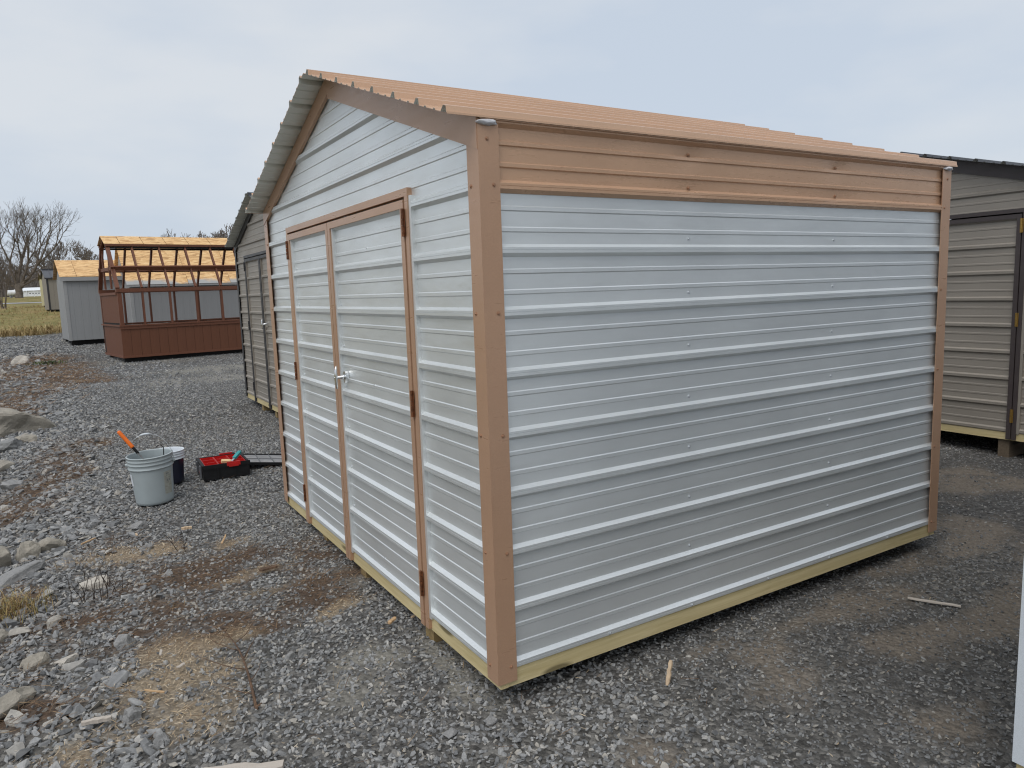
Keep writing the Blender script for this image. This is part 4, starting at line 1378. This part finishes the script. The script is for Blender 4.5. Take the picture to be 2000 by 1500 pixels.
sx, sy, sz_, ss = [], [], [], []
for (x0, x1, y0, y1, dens, smin, smax) in ((-3.2, 3.4, -2.2, 3.2, 2700, .007, .0215), (3.4, 9, -1.6, 3.4, 900, .009, .022), (-3.4, 1.6, 3.2, 7.5, 1700, .009, .024), (-4.5, 2.5, 7.5, 13, 620, .014, .03), (-6, 6, 13, 28, 190, .02, .04)):
    x, y, z = sample(x0, x1, y0, y1, dens)
    s = smin + (smax - smin) * RS.beta(1.6, 3.2, len(x))
    # coarser towards the left bank, finer near the shed and in the aisle
    coarse = np.clip((-.75 - x) / .9, 0, 1)
    s = s * (1 + .38 * coarse * RS.uniform(.4, 1.5, len(x)))
    s = np.where(x > .6, s * .75, s)
    keep = RS.uniform(0, 1, len(x)) > np.clip(.78 * mask('saw', x, y) + .7 * mask('brown', x, y) + .6 * mask('dirt', x, y) + .45 * mask('fines', x, y) + grass_mask(x, y), 0, .96)
    keep &= RS.uniform(0, 1, len(x)) > np.clip(.15 * painted_shade_mask(x, y), 0, .15)
    sx.append(x[keep]); sy.append(y[keep]); sz_.append(z[keep]); ss.append(s[keep])
sx, sy, sz_, ss = map(np.concatenate, (sx, sy, sz_, ss))
n = len(sx)
stone_col = proto_collection('stone_kit', stone_meshes(14, 3, M['stone']))
rot = np.stack([RS.normal(0, .5, n), RS.normal(0, .5, n), RS.uniform(0, 6.28, n)], 1)
scl = np.stack([ss * RS.uniform(.85, 1.25, n), ss * RS.uniform(.8, 1.1, n), ss * RS.uniform(.8, 1.1, n)], 1)
pos = np.stack([sx, sy, sz_ + ss * RS.uniform(-.1, .35, n)], 1)
ix = RS.randint(0, 14, n)
in_painted_shade = RS.uniform(0, 1, n) < painted_shade_mask(sx, sy) * 1.5  # these stones take the darker copy that imitates aisle shade
scatter('gravel', 'loose grey crushed stone covering the yard', 'gravel', pos[~in_painted_shade], rot[~in_painted_shade], scl[~in_painted_shade], ix[~in_painted_shade], stone_col)
scatter('shade_dark_gravel', 'crushed stone in the aisle beside the long wall, painted darker as shade', 'gravel', pos[in_painted_shade], rot[in_painted_shade], scl[in_painted_shade], ix[in_painted_shade], proto_collection('shade_dark_stone_kit', stone_meshes(14, 3, M['stone_shaded'])))

# coarser rubble on the bank
x, y, z = sample(-3.4, -.85, -.6, 9, 130)
p = np.clip((-.85 - x) / .55, 0, 1) * (0.35 + .65 * (fbm(x * 2, y * 2, 77) > .48))
k = RS.uniform(0, 1, len(x)) < p
x, y, z = x[k], y[k], z[k]
n = len(x)
s = .024 + .042 * RS.beta(1.2, 3.2, n)
scatter('rubble', 'coarse broken rock mixed into the sloping yard edge', 'rubble', np.stack([x, y, z + s * .15], 1), np.stack([RS.normal(0, .4, n), RS.normal(0, .4, n), RS.uniform(0, 6.28, n)], 1), np.stack([s * RS.uniform(1, 1.5, n), s, s * RS.uniform(.7, 1, n)], 1), RS.randint(0, 10, n), proto_collection('rubble_kit', stone_meshes(10, 8, M['stone'])))
x, y, z = sample(-4.5, -1.4, 8.5, 24, 26)
k = RS.uniform(0, 1, len(x)) < np.clip((edge_x(y) + .7 - x) / .6, 0, 1) * .8
x, y, z = x[k], y[k], z[k]
n = len(x)
s = .04 + .08 * RS.beta(1.2, 3.5, n)
scatter('rubble', 'pale broken rock along the far yard edge', 'rubble', np.stack([x, y, z + s * .1], 1), np.stack([RS.normal(0, .3, n), RS.normal(0, .3, n), RS.uniform(0, 6.28, n)], 1), np.stack([s * 1.3, s, s * .7], 1), RS.randint(0, 10, n), proto_collection('far_rubble_kit', stone_meshes(10, 9, M['stone'])))

# sawdust and shavings
x, y, z = sample(-2.2, 3.5, -1.3, 3.6, 6500)
w = mask('saw', x, y) * 1.0 + mask('fines', x, y) * .05 + .006 + .03 * (fbm(x * 2.5, y * 2.5, 55) > .6) * (x < .3)
k = RS.uniform(0, 1, len(x)) < w
x, y, z = x[k], y[k], z[k]
n = len(x)
s = .004 + .016 * RS.beta(1.1, 3.8, n)
scatter('wood_shavings', 'pale wood shavings strewn over the gravel', 'shavings', np.stack([x, y, z + .006 + RS.uniform(0, .012, n)], 1), np.stack([RS.normal(0, .4, n), RS.normal(0, .4, n), RS.uniform(0, 6.28, n)], 1), np.stack([s, s, s], 1), RS.randint(0, 6, n), proto_collection('shaving_kit', sliver_meshes(6, 4, M['shaving'])))

# dry brown litter
x, y, z = sample(-2.6, 1.2, -.5, 8, 3000)
w = mask('brown', x, y) * .8 + mask('saw', x, y) * .12 + .012 + .04 * (fbm(x * 3, y * 3, 65) > .58) * (x < .2)
k = RS.uniform(0, 1, len(x)) < w
x, y, z = x[k], y[k], z[k]
x2, y2, z2 = sample(-4.5, 0.5, 8, 24, 320)
k2 = RS.uniform(0, 1, len(x2)) < mask('brown', x2, y2)
far = np.concatenate([np.zeros(len(x)), np.ones(k2.sum())])
x, y, z = np.concatenate([x, x2[k2]]), np.concatenate([y, y2[k2]]), np.concatenate([z, z2[k2]])
n = len(x)
s = (.014 + .034 * RS.beta(1.3, 2.5, n)) * (1 + 2.2 * far)
scatter('dry_litter', 'brown dead stalks and needles matted on the gravel', 'litter', np.stack([x, y, z + .008 + RS.uniform(0, .02, n)], 1), np.stack([RS.normal(0, .25, n), RS.normal(0, .3, n), RS.normal(.5, .7, n)], 1), np.stack([s, s * .8, s * .6], 1), RS.randint(0, 6, n), proto_collection('litter_kit', sliver_meshes(6, 14, M['litter'], .3, .035)))

# dry grass: tall band at the field edge, short tufts beyond
def blade_meshes(n, seed, mat):
    rg = random.Random(seed)
    out = []
    for i in range(n):
        mb = MB()
        for b_ in range(7):
            a = rg.uniform(0, 6.28)
            l = rg.uniform(.5, 1)
            dx, dy = math.cos(a), math.sin(a)
            ln = rg.uniform(.15, .7)
            o = Vector((rg.uniform(-.2, .2), rg.uniform(-.2, .2), -.05))
            p1 = o + Vector((dx * ln * .3, dy * ln * .3, l * .6))
            p2 = o + Vector((dx * ln, dy * ln, l))
            w = Vector((-dy, dx, 0)) * .03
            mb.quad(o - w, o + w, p1 + w * .8, p1 - w * .8)
            mb.poly([p1 - w * .8, p1 + w * .8, p2])
        out.append(mb.mesh('tuft', mat))
    return out
tuft_col = proto_collection('tuft_kit', blade_meshes(6, 21, M['dry_blade']))
x, y, z = sample(-7, 4, 25, 33, 60)
g = grass_mask(x, y)
k = (g > .15) & (g < .995) | (RS.uniform(0, 1, len(x)) < .10 * g)
x, y, z = x[k], y[k], z[k]
x2, y2, z2 = sample(-12, 4, 33, 60, 7)
x, y, z = np.concatenate([x, x2]), np.concatenate([y, y2]), np.concatenate([z, z2])
n = len(x)
s = np.where(y < 31, RS.uniform(.16, .45, n), RS.uniform(.07, .16, n))
scatter('dry_grass', 'tall straw coloured grass along the field edge', 'grass', np.stack([x, y, z], 1), np.stack([RS.normal(0, .1, n), RS.normal(0, .1, n), RS.uniform(0, 6.28, n)], 1), np.stack([s, s, s], 1), RS.randint(0, 6, n), tuft_col)

# a single tuft beside the picture border, and a low green weed
def tuft(name, label, loc, mats, seed, nb, h, spread, w):
    rg = random.Random(seed)
    mb = MB()
    for i in range(nb):
        a = rg.uniform(0, 6.28)
        o = Vector((rg.gauss(0, spread), rg.gauss(0, spread), -.01))
        l = h * rg.uniform(.4, 1.1)
        lean = rg.uniform(.2, 1.2) * l
        dv = Vector((math.cos(a), math.sin(a), 0))
        side = Vector((-dv.y, dv.x, 0)) * w
        p = [o, o + dv * lean * .35 + Vector((0, 0, l * .6)), o + dv * lean + Vector((0, 0, l * rg.uniform(.5, 1)))]
        mi = rg.randrange(len(mats))
        mb.quad(p[0] - side, p[0] + side, p[1] + side * .8, p[1] - side * .8, mi)
        mb.poly([p[1] - side * .8, p[1] + side * .8, p[2]], mi)
    o = mb.build(name, mats)
    o.location = (loc[0], loc[1], tz(*loc))
    return tag(o, label, 'plant')
straw = [pmat('straw_light', (0.42, 0.30, 0.13), .3, 30, .8, 50, 0), pmat('straw_dark', (0.20, 0.12, 0.05), .3, 30, .8, 50, 0), pmat('straw_olive', (0.26, 0.21, 0.07), .3, 30, .8, 50, 0)]
tuft('grass_tuft', 'tuft of dry yellow brown grass at the picture border', (-1.66, 2.12), straw, 3, 330, .14, .075, .0016)
greens = [pmat('weed_green', (0.035, 0.06, 0.018), .3, 30, .7, 50, 0), pmat('weed_olive', (0.10, 0.12, 0.04), .3, 30, .7, 50, 0)]
tuft('green_weed', 'low patch of green weed in the brown litter by the far grey shed', (-1.72, 18.2), greens, 4, 160, .10, .16, .014)

def weed(name, label, loc, seed, n, h, mat, spread=.06, lean=.5):
    rg = random.Random(seed)
    mb = MB()
    for i in range(n):
        p = Vector((rg.gauss(0, spread), rg.gauss(0, spread), -.01))
        a = rg.uniform(0, 6.28)
        d = Vector((math.cos(a) * lean * rg.random(), math.sin(a) * lean * rg.random(), 1)).normalized()
        pts = [p.copy()]
        l = h * rg.uniform(.5, 1.1)
        for j in range(5):
            d = (d + Vector((rg.uniform(-1, 1), rg.uniform(-1, 1), rg.uniform(-.6, .4))) * .22).normalized()
            p = p + d * l / 5
            pts.append(p.copy())
            if j > 0 and rg.random() < .6:
                e = (d + Vector((rg.uniform(-1, 1), rg.uniform(-1, 1), rg.uniform(-.3, .6)))).normalized()
                mb.tube([p, p + e * l * .14, p + e * l * .26 + Vector((0, 0, .01))], [.0012, .001, .0006], 3)
        mb.tube(pts, [.0024, .0022, .002, .0017, .0013, .0008], 4)
    o = mb.build(name, mat)
    o.location = (loc[0], loc[1], tz(*loc))
    return tag(o, label, 'plant')
weed('dead_weed', 'dark leafless weed stalks in front of the whitish rock', (-1.30, 2.16), 6, 16, .19, M['twig_dark'], .07)
weed('dead_weed', 'thin leafless weed stalk below the grey bucket', (-.80, 2.62), 8, 3, .26, M['twig_dark'], .02)
weed('dead_weed', 'sparse brown twigs by the picture border below the green weed', (-2.35, 9.8), 9, 9, .8, M['twig_dark'], .25)

def twig_branch():
    rg = random.Random(9)
    mb = MB()
    A, B_ = Vector((-.795, .56, .012)), Vector((-.80, 1.36, .03))
    main = []
    for i in range(10):
        t = i / 9
        p = A.lerp(B_, t) + Vector((.035 * math.sin(t * 2.6) - .01 * t, 0, .035 * math.sin(t * 3.1)))
        main.append(p)
    mb.tube(main, [.0065, .006, .0056, .005, .0045, .004, .0034, .0028, .002, .0012], 6)
    for i, (sx_, ln) in enumerate(((-1, .20), (1, .16), (-1, .3), (1, .22), (-1, .2), (1, .2), (-1, .14), (1, .1))):
        p = main[1 + i]
        d = Vector((sx_ * .7, .6, .12)).normalized()
        pts = [p]
        for j in range(5):
            d = (d + Vector((rg.uniform(-.2, .2) - sx_ * .05, rg.uniform(-.1, .3), rg.uniform(-.12, .1)))).normalized()
            q = pts[-1] + d * ln / 5
            q.z = max(q.z, .012)
            pts.append(q)
        mb.tube(pts, [.003, .0026, .0022, .0018, .0014, .0008], 4)
    mb.tube([A + Vector((0, -.012, -.006)), A, A + Vector((.025, .02, .0))], [.005, .008, .004], 6)
    o = mb.build('dead_twig', M['twig'], None, True)
    o.location = (0, 0, .008)
    tag(o, 'long forked brown twig lying on the gravel in the foreground', 'twig')
twig_branch()

# ------------------------------------------------------------------ wood scraps
def scrap(label, loc, size, rz, mat, seed, tilt=(0, 0), name='wood_scrap'):
    rg = random.Random(seed)
    L, w, h = size
    mb = MB()
    n = 7
    rows = []
    for i in range(n + 1):
        t = i / n - .5
        e = 1 - (.35 * (abs(t) * 2) ** 8)
        a = w / 2 * e * rg.uniform(.62, 1.1)
        b_ = w / 2 * e * rg.uniform(.62, 1.1)
        zz = h * rg.uniform(.75, 1.05)
        bow = rg.uniform(-.06, .06) * w
        rows.append([(t * L, -a + bow, 0), (t * L, b_ + bow, 0), (t * L, b_ * .9 + bow, zz), (t * L, -a * .9 + bow, zz * rg.uniform(.8, 1))])
    for a, d in zip(rows[:-1], rows[1:]):
        for j in range(4):
            k = (j + 1) % 4
            mb.quad(a[j], d[j], d[k], a[k])
    mb.poly(rows[0])
    mb.poly(rows[-1][::-1])
    o = mb.build(name, mat)
    o.location = (loc[0], loc[1], tz(*loc) + .008 + (loc[2] if len(loc) > 2 else 0))
    o.rotation_euler = (tilt[0], tilt[1], rz)
    return tag(o, label, 'wood scrap', 'wood scraps on the gravel')
def scrap3(label, x, y, dz, *a, **k):
    if max(a[0]) < .2:
        a = (tuple(q * .78 for q in a[0]),) + a[1:]
    o = scrap(label, (x, y), *a, **k)
    o.location.z += dz
    return o
scrap3('large pale split plank end at the bottom border', -.94, .17, .006, (.30, .06, .026), R(-24), M['raw_wood_grey'], 1, (0.05, 0))
scrap3('thin orange wood sliver left of the shed doors', -.545, 2.62, .02, (.17, .016, .008), R(68), M['raw_orange'], 2, (0, -.1))
scrap3('short pale block end in front of the bucket', -.72, 2.98, .02, (.085, .028, .022), R(-8), M['raw_wood'], 3)
scrap3('small wood chip standing left of the short pale block', -1.02, 3.05, .02, (.06, .018, .012), R(95), M['raw_wood'], 4)
scrap3('pale chip beside the foreground sawdust, flat and white', -1.01, 1.02, .02, (.05, .026, .006), R(35), M['raw_wood_grey'], 5)
scrap3('narrow leaf shaped chip above the foreground sawdust', -1.07, 1.20, .02, (.07, .016, .006), R(80), M['raw_wood_grey'], 6)
scrap3('long weathered stick across the bottom sawdust', -1.34, .76, .015, (.13, .03, .02), R(-12), M['raw_wood_grey'], 7)
scrap3('long thin brown splinter in the middle of the sawdust', -1.13, .86, .02, (.12, .012, .008), R(-45), M['raw_orange'], 8)
scrap3('shredded tan splinter beside the shed skid', .08, .92, .02, (.16, .022, .008), R(22), M['raw_wood'], 9)
scrap3('curled tan wood peel left of the shed corner', -.07, .92, .02, (.09, .028, .012), R(40), M['raw_orange'], 10)
scrap3('long pale splinter on the brown litter above the sawdust', -1.30, 3.06, .03, (.16, .016, .01), R(48), M['raw_orange'], 15)
scrap3('reddish bark piece beside the shed doors', -.42, 1.95, .02, (.13, .05, .014), R(5), M['twig'], 16)
scrap3('flat weathered stick crossing the dark aisle gravel', 2.27, -.42, .004, (.23, .024, .006), R(-62), M['raw_wood_grey'], 17)
o = scrap('small wooden stake pushed into the gravel by the long wall', (.685, -.215), (.10, .020, .010), R(20), M['raw_wood'], 18, (0, R(-68)), 'wooden_stake')
o.location.z += .04

# ------------------------------------------------------------------ buckets and tools
def bucket(label, loc, rt, rb, h, body, rimm, tilt=(0, 0), bail=True, labels=True, name='bucket', band=False):
    root = thing(name, label, 'bucket', (loc[0], loc[1], tz(*loc) + .008))
    root.rotation_euler = (tilt[0], tilt[1], 0)
    t = .004
    rr = lambda z: rb + (rt - rb) * z / h
    prof = [(0, .004), (rb - .012, .004), (rb, .012)]
    prof += [(rr(z), z) for z in np.linspace(.03, h * .72, 6)]
    zt = h
    b = [(rr(h * .74), h * .74), (rr(h * .745) + .010, h * .75), (rr(h * .75) + .010, h * .762), (rr(h * .77) + .003, h * .775), (rr(h * .83) + .003, h * .83), (rr(h * .835) + .008, h * .84), (rr(h * .85) + .008, h * .85), (rr(h * .86) + .003, h * .86), (rr(h * .90) + .003, h * .90), (rr(h * .905) + .007, h * .91), (rr(h * .92) + .007, h * .92), (rr(h * .93) + .003, h * .93), (rt + .003, h * .975), (rt + .007, h * .98), (rt + .007, h * .995), (rt + .003, h), (rt - .003, h)]
    inner = [(rr(z) - t, z) for z in np.linspace(h * .98, .03, 6)] + [(0, .028)]
    if band:
        MB().lathe(prof + b[:1] + [(rr(h * .74) - .004, h * .74)], 40).build('bucket_body', body, root, True)
        MB().lathe([(rr(h * .70), h * .741)] + b + inner, 40).build('bucket_rim', rimm, root, True)
    else:
        MB().lathe(prof + b + inner, 48).build('bucket_body', body, root, True)
    if bail:
        mb = MB()
        a = R(-14)
        pts = []
        for i in range(25):
            q = math.pi * i / 24
            pts.append((math.cos(a) * (rt + .012) * math.cos(q), math.sin(a) * (rt + .012) * math.cos(q) + .015 * math.sin(q), h * .82 + .225 * math.sin(q)))
        mb.tube(pts, [.0018] * 25, 6)
        w = mb.build('bail', M['steel_blade'], root, True)
        MB().tube(pts[11:15], [.007] * 4, 10).build('grip', M['plastic_white'], w, True)
        for s in (0, -1):
            p = Vector(pts[s])
            d = Vector((p.x, p.y, 0)).normalized()
            MB().tube([p - d * .012, p + d * .006], [.014, .011], 12).build('ear', body, root)
    if labels:
        def patch(a0, a1, z0, z1, off, mat, nm, par, n=8):
            mb = MB()
            for i in range(n):
                q0, q1 = a0 + (a1 - a0) * i / n, a0 + (a1 - a0) * (i + 1) / n
                mb.quad(*[((rr(z) + off) * math.cos(q), (rr(z) + off) * math.sin(q), z) for q, z in ((q0, z0), (q1, z0), (q1, z1), (q0, z1))])
            return mb.build(nm, mat, par)
        l = patch(R(-62), R(-33), h * .20, h * .66, .0012, M['label'], 'label', root)
        for z0, z1, a0, a1 in ((.53, .535, -57, -38), (.42, .425, -57, -38), (.425, .53, -57, -56), (.425, .53, -39, -38), (.455, .50, -54, -49), (.455, .50, -46, -41), (.60, .63, -56, -44), (.57, .58, -56, -40)):
            patch(R(a0), R(a1), h * z0, h * z1, .0024, M['label_ink'], 'label_mark', l, 3)
        patch(R(-188), R(-160), h * .42, h * .66, .0012, M['plastic_white'], 'label', root)
    return root
bucket('pale grey plastic bucket with raised wire handle holding tools', (-.82, 3.90), .158, .134, .385, M['plastic_grey'], M['plastic_grey'], (R(1.5), R(-2)))
bucket('navy bucket with white ridged rim behind the pale grey bucket', (-.66, 4.36), .125, .108, .285, M['plastic_navy'], M['plastic_white'], bail=False, labels=False, band=True)

def pry_tool():
    z = tz(-.82, 3.9)
    a = Vector((-.85, 3.87, z + .315))
    d = Vector((-.52, .30, .80)).normalized()
    root = thing('hand_tool', 'long hand tool with orange grip leaning out of the bucket', 'tool', a)
    def P(t): return d * t
    side = d.cross(Vector((0, 0, 1))).normalized()
    mb = MB()
    mb.bar(P(-.05), P(.115), .024, .003, side.cross(d))
    mb.build('blade', M['steel_blade'], root)
    MB().tube([P(.11), P(.115), P(.165), P(.17)], [.009, .011, .011, .012], 10).build('collar', M['plastic_black'], root, True)
    n = 16
    MB().tube([P(.17 + .165 * i / n) for i in range(n + 1)], [.0135 + (.0022 if i % 2 else 0) if i < n else .009 for i in range(n + 1)], 12).build('grip', M['plastic_orange'], root, True)
pry_tool()
mb = MB()
z0 = tz(-.82, 3.9)
pts = [(-.745, 3.93, z0 + .10), (-.735, 3.925, z0 + .3), (-.728, 3.92, z0 + .40), (-.728, 3.92, z0 + .425), (-.742, 3.92, z0 + .445), (-.765, 3.92, z0 + .445), (-.78, 3.92, z0 + .43)]
tag(mb.tube(pts, [.0035] * 7, 6).build('wire_hook', M['plastic_black'], None, True), 'bent black wire hook standing in the pale grey bucket', 'hook')

def toolbox():
    rz = R(-1.5)
    root = thing('tool_organizer', 'open black tool organizer with red bins and its clear lid folded out', 'tool box', (-.415, 4.215, tz(-.2, 4.3) + .012), rz)
    W, D, H = .375, .40, .125
    t = .018
    mb = MB()
    mb.box(.012, W - .012, .012, D - .012, 0, .014)
    mb.box(0, W, 0, t, .0, H); mb.box(0, W, D - t, D, .0, H)
    mb.box(0, t, t + .0005, D - t - .0005, .0, H - .001); mb.box(W - t, W, t + .0005, D - t - .0005, .0, H - .001)
    for x in (.12, .255):
        mb.box(x - .006, x + .006, -.006, -.0005, .0, H - .02)
    mb.build('case', M['plastic_black'], root)
    MB().box(-.006, W + .006, -.008, -.0065, H - .03, H + .004).build('rim', M['plastic_black'], root)
    MB().box(-.008, -.0005, -.006, D + .006, H - .03, H + .004).build('rim', M['plastic_black'], root)
    cols, rows_ = 3, 3
    cw, cd = (W - 2 * t - .004) / cols, (D - 2 * t - .004) / rows_
    for i in range(cols):
        for j in range(rows_):
            x0, y0 = t + .002 + i * cw, t + .002 + j * cd
            x1, y1 = x0 + cw - .003, y0 + cd - .003
            w = .003
            mb = MB()
            mb.box(x0, x1, y0, y1, .03, .034)
            mb.box(x0, x1, y0, y0 + w, .0345, H - .004); mb.box(x0, x1, y1 - w, y1, .0345, H - .004)
            mb.box(x0, x0 + w, y0 + w, y1 - w, .0345, H - .0045); mb.box(x1 - w, x1, y0 + w, y1 - w, .0345, H - .0045)
            mb.build('bin', M['plastic_red'], root)
    for y in (-.013, D + .002):
        mb = MB()
        mb.box(.19, .30, y, y + .012, H - .022, H + .012)
        mb.box(.205, .285, y - .003, y - .0005, H - .03, H - .005)
        mb.build('clip', M['plastic_red'], root)
    for y in (.09, .30):
        mb = MB()
        mb.box(-.018, -.0085, y - .022, y + .022, .01, H - .01)
        mb.box(-.022, -.0185, y - .016, y + .016, H - .05, H - .015)
        mb.build('latch', M['plastic_grey_dark'], root)
    MB().box(-.010, -.0005, .155, .225, .028, .055).build('badge', pmat('red_badge', (.30, .06, .05), .2, 60, .5), root)
    mb = MB()
    mb.box(-.016, -.0085, .13, .25, H - .035, H - .012)
    mb.build('carry_handle', M['plastic_black'], root)
    # lid lying open beside the case
    xf = Matrix.Translation((W + .01, .19, .055)) @ Matrix.Rotation(R(8), 4, 'Y') @ Matrix.Rotation(R(-4), 4, 'Z')
    lid = MB().box(0, .36, 0, .42, 0, .006, 0, xf).build('lid', M['clear_lid'], root)
    mb = MB()
    for a in ((0, .36, -.012, 0), (0, .36, .42, .432), (-.012, 0, -.012, .432), (.36, .372, -.012, .432)):
        mb.box(a[0], a[1], a[2], a[3], -.008, .016, 0, xf)
    mb.build('lid_frame', M['plastic_black'], lid)
    mb = MB()
    for x in (.12, .24):
        mb.box(x - .004, x + .004, .0, .42, .0065, .012, 0, xf)
    mb.box(0, .36, .208, .214, .0065, .0115, 0, xf)
    mb.build('lid_ribs', M['plastic_grey_dark'], lid)
    for x in (.05, .15, .25, .33):
        pass
toolbox()
zt_ = tz(-.2, 4.3) + .012
o = MB()
A, B_ = Vector((-.165, 4.31, zt_ + .118)), Vector((-.075, 4.42, zt_ + .165))
o.bar(A, A.lerp(B_, .3), .02, .006)
kn = thing('utility_knife', 'teal handled utility knife lying across the red bins', 'knife', A)
mb = MB(); mb.bar(Vector((0, 0, 0)), (B_ - A) * .35, .018, .004); mb.build('blade', M['steel_blade'], kn)
mb = MB(); mb.bar((B_ - A) * .33, (B_ - A) * 1.0, .032, .022); mb.bar((B_ - A) * .98, (B_ - A) * 1.08, .024, .018); mb.build('handle', M['plastic_teal'], kn)
mb = MB()
pp = [(-.04, -.02), (.03, -.03), (.055, .0), (.03, .03), (-.02, .035), (-.035, .01)]
mb.poly([(x, y, .018) for x, y in pp]); mb.poly([(x, y, 0) for x, y in pp][::-1])
for i in range(6):
    j = (i + 1) % 6
    mb.quad((*pp[i], 0), (*pp[j], 0), (*pp[j], .018), (*pp[i], .018))
o = mb.build('wood_block', pmat('cream_wood', (.75, .52, .28), .1, 20, .7))
o.location = (-.215, 4.33, zt_ + .112)
o.rotation_euler = (.12, .1, .2)
tag(o, 'cream coloured wood wedge resting on the red bins', 'wood wedge')
